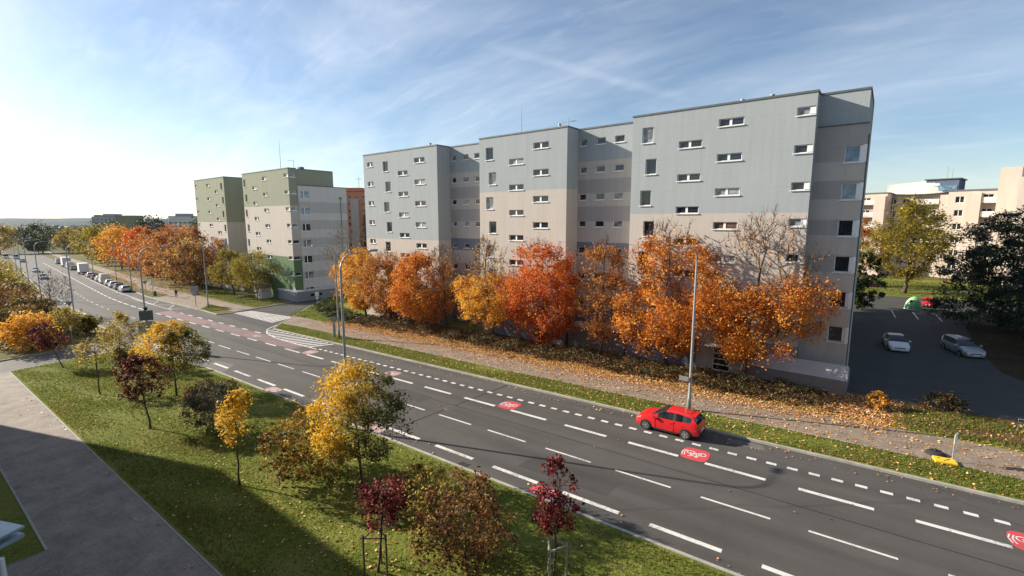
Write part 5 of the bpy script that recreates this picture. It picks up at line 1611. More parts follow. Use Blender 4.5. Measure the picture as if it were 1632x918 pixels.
# woodland and valley far beyond the road's end, one mass
rng = np.random.default_rng(77)
V, Q, L = [], [], []
nb = 0
for i in range(520):
    r = rng.uniform(470, 2600) ** 1.0
    th = R(rng.uniform(118, 190))
    x, y = r * math.cos(th), r * math.sin(th)
    if y < -30: continue
    h = rng.uniform(8, 15); w = rng.uniform(10, 22) * (1 + r / 2500)
    m = 70
    d = rng.normal(size=(m, 3)); d /= np.linalg.norm(d, axis=1)[:, None]
    p = np.array([x, y, terrain_z(x, y) + h * .45]) + d * np.array([w / 2, w / 2, h * .55]) * rng.uniform(.6, 1, m)[:, None]
    v, q, _ = leaves(p, 3.2 + r / 600, rng, 0, .4, .9)
    V.append(v); Q.append(q + nb); nb += len(v)
    L.append(np.clip(rng.uniform() * .8 + .2 * rng.uniform(size=m), 0, 1))
o = link('woodland', np_mesh('woodland', np.vstack(V), np.vstack(Q), M['lf_hedge'], np.concatenate(L)))
o['kind'] = 'stuff'; tag(o, 'far woodland in the valley below the horizon', 'woodland')


# ------------------------------------------------------------------ street lamps
def lamp(a, t, h, arm, sgn, label, group='curved arm street lamps', dz=.1, arm_r=1.0):
    """tapered steel pole whose top bends into an arm; sgn +1 = arm points away across the road"""
    root = empty('street_lamp', (a, t, gz(a, t) + dz))
    tag(root, label, 'street lamp', group)
    mb = MB()
    pts = [(0, 0, 0), (0, 0, .9), (0, 0, 1.0), (0, 0, h * .5), (0, 0, h - arm_r)]
    rad = [.13, .13, .10, .085, .07]
    for k in range(1, 7):
        th = R(15 * k)
        pts.append((0, sgn * arm_r * (1 - math.cos(th)), h - arm_r + arm_r * math.sin(th))); rad.append(.065 - .003 * k)
    mb.tube(pts, rad, 10)
    mb.build('pole', M['steel'], root, smooth=True)
    mb = MB(); y0 = sgn * arm_r
    mb.tube([(0, y0, h), (0, y0 + sgn * arm, h + .12)], [.032, .028], 8); mb.build('arm', M['steel'], root, smooth=True)
    mb = MB(); ya, yb = sorted((y0 + sgn * (arm - .1), y0 + sgn * (arm + .55)))
    mb.bbox(-.13, .13, ya, yb, h + .06, h + .2, .04); hd = mb.build('lamp_head', M['steel'], root)
    mb = MB(); mb.bbox(-.1, .1, ya + .05, yb - .05, h + .03, h + .058, .01); mb.build('lens', M['lamp_glass'], hd)
    mb = MB(); mb.bbox(-.06, .06, -.12, -.06, .5, .85, .01); mb.build('hatch', M['steel_dark'], root)
    return root


l1 = lamp(-26.5, 17.55, 11.55, 1.3, 1, 'street lamp rising behind the largest yellow tree on the near kerb')
lamp(-63.65, 17.4, 11.3, 1.3, 1, 'street lamp carrying two boards at the near side street corner')
lamp(-96.5, 17.5, 11.3, 1.3, 1, 'street lamp on the left island beside the bare thin tree')
lamp(-129.0, 18.9, 11.3, 1.3, 1, 'street lamp on the near kerb next after the left island tip')
lamp(-162, 22.0, 11.3, 1.3, 1, 'third street lamp from the far end of the near kerb')
lamp(-196, 25.4, 11.3, 1.3, 1, 'second street lamp from the far end of the near kerb')
lamp(-232, 29.0, 11.3, 1.3, 1, 'farthest street lamp on the near kerb')
l2 = lamp(-9.03, 33.15, 11.4, 1.2, -1, 'street lamp directly behind the red hatchback')
lamp(-49.8, 32.35, 11.0, 1.3, -1, 'thin street lamp on the far verge near the hatched corner')
lamp(-88.5, 33.0, 10.8, 1.3, -1, 'street lamp on the far verge by the zebra crossing')
lamp(-127.2, 32.9, 9.8, 1.3, -1, 'street lamp behind the parked silver hatchback')
lamp(-160, 38.3, 10.0, 1.3, -1, 'street lamp among the parked vehicles in front of the copper trees')
lamp(-188, 39.6, 10.2, 1.3, -1, 'street lamp behind the parked box lorry')
# notice fixed to the right lamp
nb_ = empty('notice_board', (-9.35, 33.1, gz(-9, 33.1) + 2.35)); tag(nb_, 'small grey notice strapped to the lamp behind the red hatchback', 'notice')
mb = MB(); mb.bbox(-.42, .2, -.1, -.06, -.16, .16, .01); mb.build('panel', M['sign_back'], nb_)
mb = MB(); mb.tube([(.25, .0, .1), (.32, .05, .1)], .1, 8); mb.build('strap', M['steel_dark'], nb_)


def sign(a, t, h, panels, label, dz=.1, rz=0., pole='steel', r=.035, name='traffic_sign', extra=None):
    root = empty(name, (a, t, gz(a, t) + dz), rz)
    tag(root, label, 'sign')
    mb = MB(); mb.tube([(0, 0, 0), (0, 0, h)], r, 8); mb.build('post', M[pole], root)
    for (shape, z, w, hh, mf, mbk, y) in panels:
        mb = MB()
        if shape == 'rect': mb.bbox(-w / 2, w / 2, y, y + .03, z - hh / 2, z + hh / 2, .012)
        elif shape == 'disc': mb.cyl((0, y + .015, z), (0, 1, 0), w / 2, .03, 20)
        elif shape == 'tri':
            mb.add([(-w / 2, y, z + hh / 2), (w / 2, y, z + hh / 2), (0, y, z - hh / 2), (-w / 2, y + .03, z + hh / 2), (w / 2, y + .03, z + hh / 2), (0, y + .03, z - hh / 2)], [(0, 1, 2), (5, 4, 3), (0, 3, 4, 1), (1, 4, 5, 2), (2, 5, 3, 0)])
        elif shape == 'diam':
            q = w / 2
            mb.add([(-q, y, z), (0, y, z - q), (q, y, z), (0, y, z + q), (-q, y + .03, z), (0, y + .03, z - q), (q, y + .03, z), (0, y + .03, z + q)], [(0, 1, 2, 3), (7, 6, 5, 4), (0, 4, 5, 1), (1, 5, 6, 2), (2, 6, 7, 3), (3, 7, 4, 0)])
        mb.build('panel', M[mf], root)
    return root


# two boards and a box on the signed lamp, seen from behind
s = sign(-63.2, 17.35, 4.6, [('rect', 3.9, 1.25, 1.1, 'steel_dark', 0, -.1), ('rect', 2.5, 1.6, 1.5, 'sign_back', 0, -.12)], 'two grey sign boards seen from behind on a maroon pole at the side street', rz=R(66), r=.06, pole='steel_dark')
mb = MB(); mb.bbox(-.16, .16, -.2, .1, 4.5, 4.85, .03); mb.build('sensor_box', M['black'], s)
mb = MB(); mb.tube([(0, 0, .0), (0, 0, 1.7)], .075, 8); mb.build('sleeve', M['mauve'], s)
sign(-92.5, 32.6, 3.5, [('rect', 3.0, 1.1, 1.0, 'sign_back', 0, -.06), ('rect', 2.1, .7, .6, 'sign_back', 0, -.06)], 'large grey square sign on a post beside the zebra crossing', rz=R(70), r=.06)
sign(-114.6, 33.0, 2.8, [('rect', 2.45, .75, .6, 'sign_white', 0, -.05)], 'bus stop sign with pale plate near the walking person', rz=R(70), r=.05)
mbx = empty('litter_bin', (-114.2, 33.2, gz(-114, 33) + .1)); tag(mbx, 'dark litter bin at the foot of the bus stop sign', 'bin')
mb = MB(); mb.tube([(0, 0, 0), (0, 0, .8), (0, 0, .95)], [.26, .28, .22], 12); mb.build('body', M['steel_dark'], mbx)
mb = MB(); mb.tube([(0, 0, .95), (0, 0, 1.0)], [.29, .24], 12); mb.build('lid', M['black'], mbx)
sign(-119.5, 33.2, 2.9, [('disc', 2.5, .7, 0, 'sign_back', 0, -.05)], 'round sign on a post left of the bus stop sign', rz=R(70), r=.05)
sign(-50.2, 32.0, 2.6, [('disc', 2.25, .66, 0, 'sign_back', 0, -.06), ('rect', 1.0, .3, 1.7, 'sign_back', 0, -.05)], 'round sign seen from behind above a narrow board on the far verge', rz=R(56), r=.045)
sign(-71.2, 42.6, 2.9, [('rect', 2.4, .62, .62, 'sign_white', 0, -.05), ('rect', 1.75, .4, .4, 'sign_white', 0, -.05)], 'white sign plates on a post at the mouth of the side street', rz=R(50), r=.045)
sign(-95.6, 16.9, 2.75, [('tri', 2.4, .95, .82, 'sign_back', 0, -.05)], 'triangular yield sign seen from behind on the left island', rz=R(78), r=.04)
bo = empty('bollard', (-89.5, 16.6, gz(-89.5, 16.6) + .1)); tag(bo, 'dark grey square post on the left island beside the yield sign', 'bollard')
mb = MB(); mb.bbox(-.2, .2, -.14, .14, 0, 1.45, .03); mb.build('body', M['steel_dark'], bo)
mb = MB(); mb.bbox(-.22, .22, -.16, .16, 1.45, 1.52, .02); mb.build('cap', M['black'], bo)
bo = empty('bollard', (-75.4, 13.2, gz(-75.4, 13.2) + .1)); tag(bo, 'thin pale marker post in front of the island bushes', 'bollard')
mb = MB(); mb.tube([(0, 0, 0), (0, 0, 1.9)], .05, 8); mb.build('post', M['steel'], bo)
mb = MB(); mb.bbox(-.1, .1, -.06, .06, 1.5, 1.95, .02); mb.build('marker', M['wood'], bo)
# temporary sign lying on its yellow foot
ts = sign(4.78, 33.75, 1.55, [('rect', 1.35, .5, .55, 'sign_white', 0, -.05)], 'temporary white sign on a thin post in a yellow foot on the far verge', rz=R(70), r=.03, name='temporary_sign')
mb = MB(); mb.bbox(-.85, .1, -.62, .05, .02, .16, .04); y_ = mb.build('foot', M['yellow'], ts, rot=(0, 0, R(-62)))
mb = MB()
for x, y in ((-.62, -.2), (-.42, -.42), (-.2, -.2), (-.3, -.3)): mb.cyl((x, y, .166), (0, 0, 1), .05, .012, 10)
mb.build('slot', M['black'], y_)
ty = empty('rubber_base', (4.15, 34.35, gz(4.1, 34.3) + .1)); tag(ty, 'dark round rubber base lying beside the yellow foot', 'sign base')
mb = MB(); mb.tube([(0, 0, 0), (0, 0, .1), (0, 0, .2)], [.46, .44, .3], 20); mb.build('disc', M['rubber'], ty)
mb = MB(); mb.tube([(0, 0, .2), (0, 0, .3)], [.09, .08], 10); mb.build('socket', M['black'], ty)
# street ironwork
for a, t, lb in ((-23.5, 24.1, 'round manhole cover in the second lane'), (-34.5, 21.3, 'round manhole cover near the near lane line')):
    mb = MB(); mb.cyl((0, 0, .004), (0, 0, 1), .36, .012, 24)
    r2 = MB(); r2.tube([(0, 0, .0), (0, 0, .018)], [.46, .44], 24)
    o = mb.build('manhole_cover', M['iron'], None, loc=(a, t, gz(a, t) + .012)); tag(o, lb, 'manhole cover')
    rr = r2.build('rim', M['asphalt_light'], o); rr.location.z = -.012
gr = MB()
for k in range(7): gr.box(-.3 + .09 * k, -.25 + .09 * k, -.22, .22, 0, .02)
gr.box(-.34, .34, .22, .27, 0, .022); gr.box(-.34, .34, -.27, -.22, 0, .022)
o = gr.build('drain_grate', M['iron'], None, loc=(-17.1, 18.45, gz(-17.1, 18.45) + .004)); tag(o, 'rusty drain grate beside the near kerb', 'drain')


# ------------------------------------------------------------------ vehicles
def car_paint(name, c, metal=.0):
    return pm(name, c, .32, .05, 1.2, spec=.5, metal=metal, coat=.6)


PAINT = {'red': car_paint('car_red', (.62, .015, .02)), 'white': car_paint('car_white', (.72, .72, .71)), 'silver': car_paint('car_silver', (.42, .43, .44), .5),
         'grey': car_paint('car_grey', (.12, .125, .13), .4), 'black': car_paint('car_black', (.02, .02, .022)), 'gold': car_paint('car_gold', (.35, .27, .15), .4), 'maroon': car_paint('car_maroon', (.25, .02, .03)),
         'cream': car_paint('van_cream', (.62, .60, .55))}

PROFILE = {
    # x, half width, sill z, belt z, roof z   (front is +x)
    'hatch': (4.03, 1.73, 1.27, .31, [
        (2.02, .50, .34, .50, .50), (1.99, .68, .26, .62, .62), (1.86, .77, .20, .74, .74), (1.62, .82, .19, .83, .83), (1.28, .845, .18, .905, .905), (1.00, .855, .18, .95, .955), (.80, .86, .18, .965, 1.09),
        (.52, .862, .18, .975, 1.25), (.26, .864, .18, .98, 1.37), (.02, .865, .18, .985, 1.43), (-.12, .865, .18, .99, 1.45), (-.45, .865, .18, .995, 1.47), (-.62, .865, .18, 1.0, 1.47), (-1.05, .86, .18, 1.02, 1.44),
        (-1.28, .855, .19, 1.04, 1.42), (-1.56, .845, .2, 1.06, 1.37), (-1.70, .83, .22, 1.06, 1.31), (-1.84, .81, .24, 1.03, 1.15), (-1.94, .79, .27, .98, .99), (-2.0, .76, .30, .84, .84), (-2.02, .68, .34, .58, .58)],
        (1.00, .02), (-1.70, -1.94), [(.62, -.42), (-.56, -1.16), (-1.24, -1.60)]),
    'sedan': (4.45, 1.74, 1.36, .31, [
        (2.22, .52, .34, .50, .50), (2.17, .70, .26, .62, .62), (2.02, .78, .20, .72, .72), (1.7, .83, .19, .80, .80), (1.3, .85, .18, .88, .88), (1.02, .86, .18, .92, .925), (.8, .865, .18, .935, 1.06),
        (.5, .868, .18, .945, 1.22), (.22, .87, .18, .95, 1.34), (.02, .87, .18, .955, 1.39), (-.15, .87, .18, .96, 1.41), (-.5, .87, .18, .965, 1.42), (-.65, .87, .18, .97, 1.42), (-1.0, .866, .18, .98, 1.39), (-1.2, .862, .19, .985, 1.33),
        (-1.45, .855, .2, .985, 1.16), (-1.66, .845, .21, .98, .985), (-1.95, .83, .23, .965, .965), (-2.12, .80, .26, .90, .90), (-2.2, .74, .30, .74, .74), (-2.22, .64, .34, .5, .5)],
        (1.02, .02), (-1.0, -1.66), [(.6, -.45), (-.58, -1.08)]),
    'estate': (4.6, 1.76, 1.38, .315, [
        (2.3, .52, .34, .50, .50), (2.26, .70, .26, .62, .62), (2.1, .79, .20, .74, .74), (1.8, .84, .19, .84, .84), (1.4, .86, .18, .92, .92), (1.12, .87, .18, .96, .965), (.9, .875, .18, .975, 1.1),
        (.6, .878, .18, .985, 1.26), (.32, .88, .18, .99, 1.39), (.1, .88, .18, .995, 1.45), (-.1, .88, .18, 1.0, 1.475), (-.45, .88, .18, 1.0, 1.49), (-.6, .88, .18, 1.005, 1.49), (-1.2, .876, .18, 1.01, 1.48),
        (-1.36, .872, .19, 1.015, 1.47), (-1.95, .86, .2, 1.02, 1.44), (-2.05, .85, .22, 1.02, 1.38), (-2.18, .82, .25, 1.0, 1.12), (-2.26, .80, .28, .96, .965), (-2.3, .76, .31, .8, .8), (-2.31, .68, .34, .56, .56)],
        (1.12, .1), (-2.05, -2.26), [(.7, -.38), (-.5, -1.14), (-1.3, -1.88)]),
    'van': (5.3, 1.96, 1.65, .34, [
        (2.65, .66, .34, .6, .6), (2.6, .84, .28, .86, .86), (2.4, .93, .22, 1.06, 1.06), (2.1, .96, .21, 1.2, 1.2), (1.85, .97, .21, 1.27, 1.28), (1.6, .975, .21, 1.29, 1.66), (1.4, .98, .21, 1.3, 1.95),
        (1.2, .98, .21, 1.31, 2.2), (1.0, .98, .21, 1.32, 2.36), (.7, .98, .21, 1.33, 2.42), (.3, .98, .21, 1.34, 2.45), (-.6, .98, .21, 1.34, 2.46), (-1.6, .98, .22, 1.34, 2.46), (-2.5, .97, .24, 1.34, 2.44), (-2.62, .95, .27, 1.33, 2.38), (-2.65, .9, .32, 1.3, 2.3)],
        (1.85, 1.0), None, [(1.35, .4)]),
    'cab': (2.2, 2.1, 0, .42, [
        (1.1, .80, .45, .9, .9), (1.06, .96, .4, 1.2, 1.22), (1.0, 1.02, .4, 1.3, 1.5), (.9, 1.04, .4, 1.35, 1.95), (.78, 1.05, .4, 1.36, 2.4), (.6, 1.05, .4, 1.37, 2.55), (.2, 1.05, .4, 1.38, 2.6), (-.6, 1.05, .4, 1.38, 2.6), (-1.0, 1.04, .4, 1.38, 2.58), (-1.1, 1.0, .42, 1.36, 2.5)],
        (1.06, .78), None, [(.7, -.3)]),
}


def vehicle(kind, paint, a, t, heading, label, cat='car', group=None, z=None, name='parked_car', box=None, on=0.):
    """lofted body with glasshouse; front along heading (degrees)"""
    L, W, wbx, wr, S, ws, rw, sides = PROFILE[kind]
    root = empty(name, (a, t, (gz(a, t) if z is None else z) + on), 0)
    h = R(heading)
    # tilt with the ground slope
    nrm = Vector((-GA, -GT, 1)).normalized()
    fx = Vector((math.cos(h), math.sin(h), 0)); fx = (fx - nrm * fx.dot(nrm)).normalized()
    fy = nrm.cross(fx)
    root.rotation_euler = Matrix((fx, fy, nrm)).transposed().to_euler()
    tag(root, label, cat, group)
    Hm = max(s_[4] for s_ in S)
    # ring of points across: centre bottom .. sill .. waist .. belt .. rail .. roof centre
    xs = [s_[0] for s_ in S]

    def ring_at(s_):
        x, w, zs, zb, zr = s_
        k = 0 if zr - zb < .012 else (zr - zb) / (Hm - zb)
        wb_ = w * .93
        wt = wb_ - (wb_ - w * (.71 if kind in ('hatch', 'sedan', 'estate') else .86)) * k
        cr = .035 if k == 0 else .03
        return [(x, 0, zs), (x, w * .86, zs), (x, w * .975, zs + .10), (x, w, zs + (zb - zs) * .45), (x, w * .985, zs + (zb - zs) * .8), (x, wb_, zb),
                (x, wt + (.0 if k else -.0), zr - (.035 if k > .3 else 0)), (x, wt * .86, zr + cr * .35), (x, wt * .45, zr + cr * .85), (x, 0, zr + cr)]
    rings = [ring_at(s_) for s_ in S]
    NP = len(rings[0])
    body = MB(); gl = {}
    verts = []
    for sgn in (1, -1):
        verts.append([[(p[0], sgn * p[1], p[2]) for p in r_] for r_ in rings])

    def glass(key): return gl.setdefault(key, MB())
    for si, sgn in ((0, 1), (1, -1)):
        V = verts[si]
        for i in range(len(S) - 1):
            xm = (xs[i] + xs[i + 1]) / 2
            for j in range(NP - 1):
                q = (V[i][j], V[i + 1][j], V[i + 1][j + 1], V[i][j + 1])
                if (Vector(q[0]) - Vector(q[3])).length + (Vector(q[1]) - Vector(q[2])).length < 1e-5: continue
                tgt = body
                if j >= 6 and ws and ws[1] < xm < ws[0]: tgt = glass('windscreen')
                elif j >= 6 and rw and rw[1] < xm < rw[0]: tgt = glass('rear_window')
                elif j == 5 and sides[-1][1] < xm < sides[0][0]:
                    tgt = glass('pillar')
                    for n_, (xa, xb) in enumerate(sides):
                        if xb < xm < xa: tgt = glass(('side_window', si, n_))
                if sgn > 0: q = q[::-1]
                tgt.quad(*q)
        for r_ in (V[0], V[-1]):
            body.add(r_, [tuple(range(NP)) if (sgn > 0) == (r_ is V[0]) else tuple(range(NP))[::-1]])
    bo_ = body.build('body', PAINT[paint], root, smooth=True)
    ms = bo_.data
    bm = bmesh.new(); bm.from_mesh(ms); bmesh.ops.remove_doubles(bm, verts=bm.verts[:], dist=.0008); bm.to_mesh(ms); bm.free()
    ms.polygons.foreach_set('use_smooth', [True] * len(ms.polygons))
    try: ms.set_sharp_from_angle(angle=R(38))
    except Exception: pass
    for k_, g in gl.items():
        g.build(k_ if isinstance(k_, str) else 'side_window', M['black' if k_ == 'pillar' else 'car_glass'], root, smooth=True)
    # wheels
    fronts = [(wbx, 1), (wbx, -1), (-wbx + (.0 if kind != 'hatch' else .02), 1), (-wbx, -1)] if kind != 'cab' else [(.15, 1), (.15, -1)]
    if box: fronts += [(-box[0] * .72, 1), (-box[0] * .72, -1)]
    tyre, rim, archm = _wheel(wr)
    wv = W / 2 - .005
    for x, sgn in fronts:
        w_ = link('wheel', archm, root, (x, sgn * wv, wr), (0, 0, 0 if sgn > 0 else math.pi))
        link('tyre', tyre, w_, (0, .012, 0)); link('rim', rim, w_, (0, .012, 0))
    if kind != 'cab':
        fr, rr_ = S[3], S[-3]
        for sgn in (1, -1):
            x2, w2, z2 = S[2][0], S[2][1], S[2][3]
            mb = MB()
            mb.add([(S[1][0] + .012, sgn * S[1][1] * .55, z2 - .10), (S[2][0] + .03, sgn * (w2 + .004), z2 - .08), (S[3][0] + .02, sgn * (S[3][1] + .006), S[3][3] - .06), (S[3][0] + .0, sgn * (S[3][1] - .10), S[3][3] + .012), (S[1][0] + .01, sgn * S[1][1] * .6, S[1][3] + .03)],
                   [(0, 1, 2, 3, 4) if sgn > 0 else (4, 3, 2, 1, 0)])
            mb.build('headlight', M['headlight'], root)
            xr, wr2 = S[-3][0], S[-3][1]
            zt = S[-4][3]
            mb = MB(); mb.bbox(xr - .035, xr + .16, sgn * (wr2 - .2) if sgn > 0 else -(wr2 + .012), (wr2 + .012) if sgn > 0 else -(wr2 - .2), zt - .22, zt + .02 if kind != 'van' else zt + .3, .02)
            mb.build('tail_light', M['taillight'], root)
            xm_ = ws[0] - .28
            mb = MB(); mb.bbox(xm_ - .08, xm_ + .1, sgn * (W / 2 + .02) if sgn > 0 else -(W / 2 + .19), (W / 2 + .19) if sgn > 0 else -(W / 2 + .02), S[6][3] + .0, S[6][3] + .13, .035)
            mb.build('mirror', PAINT[paint], root)
            for n_, (xa, xb) in enumerate(sides[:2] if kind != 'van' else sides):
                zb = 0.95 if kind != 'van' else 1.2
                mb = MB(); mb.bbox(xb + .05, xb + .24, *sorted((sgn * (W / 2 - .005), sgn * (W / 2 + .025))), zb - .16, zb - .13, .008); mb.build('handle', PAINT[paint] if paint != 'white' else M['black'], root)
        mb = MB(); mb.box(S[-1][0] - .02, S[-1][0] + .02, -.26, .26, .50, .61); mb.build('number_plate', M['plate'], root)
        mb = MB(); mb.box(S[0][0] - .02, S[0][0] + .022, -.26, .26, .37, .48); mb.build('number_plate', M['plate'], root)
        mb = MB(); mb.bbox(S[1][0] - .03, S[0][0] + .008, -.42, .42, .50, .585, .02); mb.build('grille', M['black'], root)
        mb = MB(); mb.bbox(S[-1][0] - .012, S[-3][0], -.62, .62, .24, .40, .03); mb.build('bumper', M['black'], root)
        for sgn in (1, -1):
            mb = MB(); mb.bbox(-wbx + .5, wbx - .5, *sorted((sgn * (W / 2 - .06), sgn * (W / 2 - .012))), .16, .25, .015); mb.build('sill_trim', M['black'], root)
        if kind == 'hatch':
            mb = MB(); mb.tube([(-1.2, 0, 1.44), (-1.42, 0, 1.62)], .012, 5); mb.build('aerial', M['black'], root)
            mb = MB(); mb.bbox(-1.74, -1.50, -.52, .52, 1.375, 1.415, .015); mb.build('spoiler', PAINT[paint], root)
            mb = MB(); mb.tube([(-1.955, .05, 1.02), (-1.86, -.3, 1.16)], .014, 5); mb.build('rear_wiper', M['black'], root)
        # door seams
        mb = MB()
        for sgn in (1, -1):
            for (xa, xb) in sides[:2]:
                for x in (xa + .04,):
                    mb.box(x - .006, x + .006, *sorted((sgn * (W / 2 - .03), sgn * (W / 2 + .0035))), .28, .92)
        mb.build('door_seam', M['black'], root)
    else:
        for sgn in (1, -1):
            mb = MB(); mb.bbox(1.06, 1.13, *sorted((sgn * .62, sgn * .95)), .72, .92, .02); mb.build('headlight', M['headlight'], root)
        mb = MB(); mb.bbox(1.04, 1.14, -.55, .55, .7, 1.05, .02); mb.build('grille', M['black'], root)
    if box:
        bl, bw, bz0, bz1, bm_ = box
        mb = MB(); mb.bbox(-1.16 - bl, -1.16, -bw / 2, bw / 2, bz0, bz1, .04); mb.build('cargo_box', M[bm_] if bm_ in M else PAINT[bm_], root)
        mb = MB(); mb.box(-1.16 - bl, .9, -.45, .45, .45, bz0); mb.build('chassis', M['black'], root)
        for sgn in (1, -1):
            mb = MB(); mb.box(-1.2 - bl, -1.165 - bl, *sorted((sgn * .7, sgn * 1.0)), .7, .85); mb.build('tail_light', M['taillight'], root)
    return root


_wh = {}


def _wheel(r):
    if r in _wh: return _wh[r]
    t = MB(); n = 22
    prof = [(.60, -.16), (.92, -.17), (1.0, -.13), (1.0, -.02), (.94, .022), (.62, .022)]
    for (ra, ya), (rb_, yb) in zip(prof, prof[1:]):
        for k in range(n):
            a0, a1 = 2 * math.pi * k / n, 2 * math.pi * (k + 1) / n
            P = lambda q, y, a_: (q * r * math.cos(a_), y, q * r * math.sin(a_))
            t.quad(P(ra, ya, a0), P(ra, ya, a1), P(rb_, yb, a1), P(rb_, yb, a0))
    tm = t.mesh('tyre', M['rubber'], True)
    m = MB()
    m.cyl((0, -.04, 0), (0, 1, 0), r * .63, .02, 20, 1)
    for k in range(n):                       # rim lip
        a0, a1 = 2 * math.pi * k / n, 2 * math.pi * (k + 1) / n
        P = lambda q, y, a_: (q * r * math.cos(a_), y, q * r * math.sin(a_))
        m.quad(P(.56, .024, a0), P(.56, .024, a1), P(.66, .024, a1), P(.66, .024, a0), 0)
    for k in range(5):                       # spokes
        mt = Matrix.Rotation(2 * math.pi * k / 5, 4, 'Y')
        m.box(r * .1, r * .6, -.02, .026, -r * .095, r * .095, 0, mt)
    m.cyl((0, .0, 0), (0, 1, 0), r * .17, .06, 12, 0)
    rm = m.mesh('rim', [M['rim'], M['black']])
    a_ = MB()
    q = []
    nn = 26
    for k in range(nn):
        th = 2 * math.pi * k / nn
        q.append((r * 1.17 * math.cos(th), .004, max(-r * .75, r * 1.15 * math.sin(th))))
    a_.add(q + [(x, -.2, z) for x, y, z in q], [tuple(range(nn))] + [(i, (i + 1) % nn, nn + (i + 1) % nn, nn + i) for i in range(nn)])
    am = a_.mesh('wheel', M['black'])
    _wh[r] = (tm, rm, am)
    return _wh[r]


vehicle('hatch', 'red', -9.15, 29.45, 178.5, 'bright red hatchback parked alone at the far kerb')
vehicle('sedan', 'white', 3.35, 61.2, -83, 'white saloon facing the camera on the shaded drive')
vehicle('estate', 'silver', 8.45, 62.2, -72, 'silver estate car on the right side of the shaded drive')
vehicle('hatch', 'maroon', 1.6, 113.5, 15, 'dark red car half hidden behind the corner bush', group='cars beyond the drive')
vehicle('hatch', 'red', 8.5, 92.5, 75, 'red car behind the pale green recycling bell', group='cars beyond the drive')
P1 = 'vehicles parked along the far kerb on the left'
for kind, pt, a, dt, lb, bx in [
        ('hatch', 'silver', -129.6, 30.25, 'silver hatchback nearest in the parked row', None),
        ('sedan', 'grey', -136.6, 30.25, 'dark grey saloon second in the parked row', None),
        ('hatch', 'white', -143.0, 30.2, 'white hatchback third in the parked row', None),
        ('hatch', 'silver', -148.8, 30.2, 'pale silver hatchback in front of the white van', None),
        ('van', 'cream', -156.6, 30.3, 'white van with flat sides in the parked row', None),
        ('hatch', 'white', -164.0, 30.2, 'white hatchback just beyond the white van', None),
        ('sedan', 'black', -171.0, 30.2, 'black saloon beyond the white van', None),
        ('hatch', 'white', -180.5, 30.2, 'white hatchback before the box lorry', None),
        ('cab', 'white', -197.0, 30.2, 'white box lorry in the parked row', (4.6, 2.3, .9, 3.5, 'sill')),
        ('sedan', 'gold', -219.0, 30.1, 'gold brown saloon beyond the box lorry', None),
        ('van', 'white', -230.0, 30.2, 'white van beyond the gold saloon', None),
        ('cab', 'white', -244.0, 30.1, 'white lorry with long box far along the parked row', (6.5, 2.4, .9, 3.7, 'white_wall')),
        ('van', 'cream', -268.0, 30.1, 'cream van at the far end of the parked row', None)]:
    o_ = off(a)
    vehicle(kind, pt, a, dt + o_, 180 - (5.7 if a < -130 else 2) * (1 if a < -128 else .5), lb, 'lorry' if bx else ('van' if kind == 'van' else 'car'), P1, box=bx, name='parked_lorry' if bx else ('parked_van' if kind == 'van' else 'parked_car'))
P2 = 'vehicles driving towards the camera on the left'
vehicle('sedan', 'white', -187.0, 20.8 + off(-187), -5.7, 'nearest white oncoming car on the left carriageway', 'car', P2, name='moving_car')
vehicle('sedan', 'white', -222.0, 21.0 + off(-222), -5.7, 'second white oncoming car further up the road', 'car', P2, name='moving_car')
vehicle('sedan', 'grey', -300.0, 20.8 + off(-300), -5.7, 'grey oncoming car near the road end', 'car', P2, name='moving_car')
vehicle('van', 'white', -338.0, 19.8 + off(-338), -5.7, 'white oncoming van at the road end, right one of two', 'van', P2, name='moving_van')
vehicle('van', 'white', -352.0, 16.6 + off(-352), -5.7, 'white oncoming van at the road end, left one of two', 'van', P2, name='moving_van')

# recycling bell
be = empty('recycling_bell', (6.3, 88.2, gz(6.3, 88.2) + .1)); tag(be, 'pale green bell shaped recycling container on the sunlit street', 'recycling container')
mb = MB(); mb.tube([(0, 0, .12), (0, 0, .5), (0, 0, 1.0), (0, 0, 1.4), (0, 0, 1.68), (0, 0, 1.8)], [1.0, .98, .86, .64, .36, .12], 20); mb.build('shell', M['bell'], be, smooth=True)
mb = MB(); mb.tube([(0, 0, 0), (0, 0, .12)], [1.04, 1.04], 20); mb.build('base', M['sill'], be)
mb = MB(); mb.tube([(-.12, 0, 1.78), (-.1, 0, 2.0), (.1, 0, 2.0), (.12, 0, 1.78)], .03, 6); mb.build('lifting_ring', M['steel'], be)
mb = MB(); mb.cyl((-.35, -.66, 1.25), (-.4, -.75, .5), .17, .12, 14); mb.build('hatch', M['black'], be)
# low railing at the right edge
ra = empty('railing', (9.2, 41.0, gz(9.2, 41) + .1)); tag(ra, 'short thin grey railing on the dry grass near the right edge', 'railing')
mb = MB(); mb.tube([(-.7, 0, 0), (-.7, 0, .75), (.7, 0, .75), (.7, 0, 0)], .022, 6); mb.build('frame', M['steel'], ra)
mb = MB(); mb.tube([(-.7, 0, .4), (.7, 0, .4)], .016, 6); mb.build('rail', M['steel'], ra)


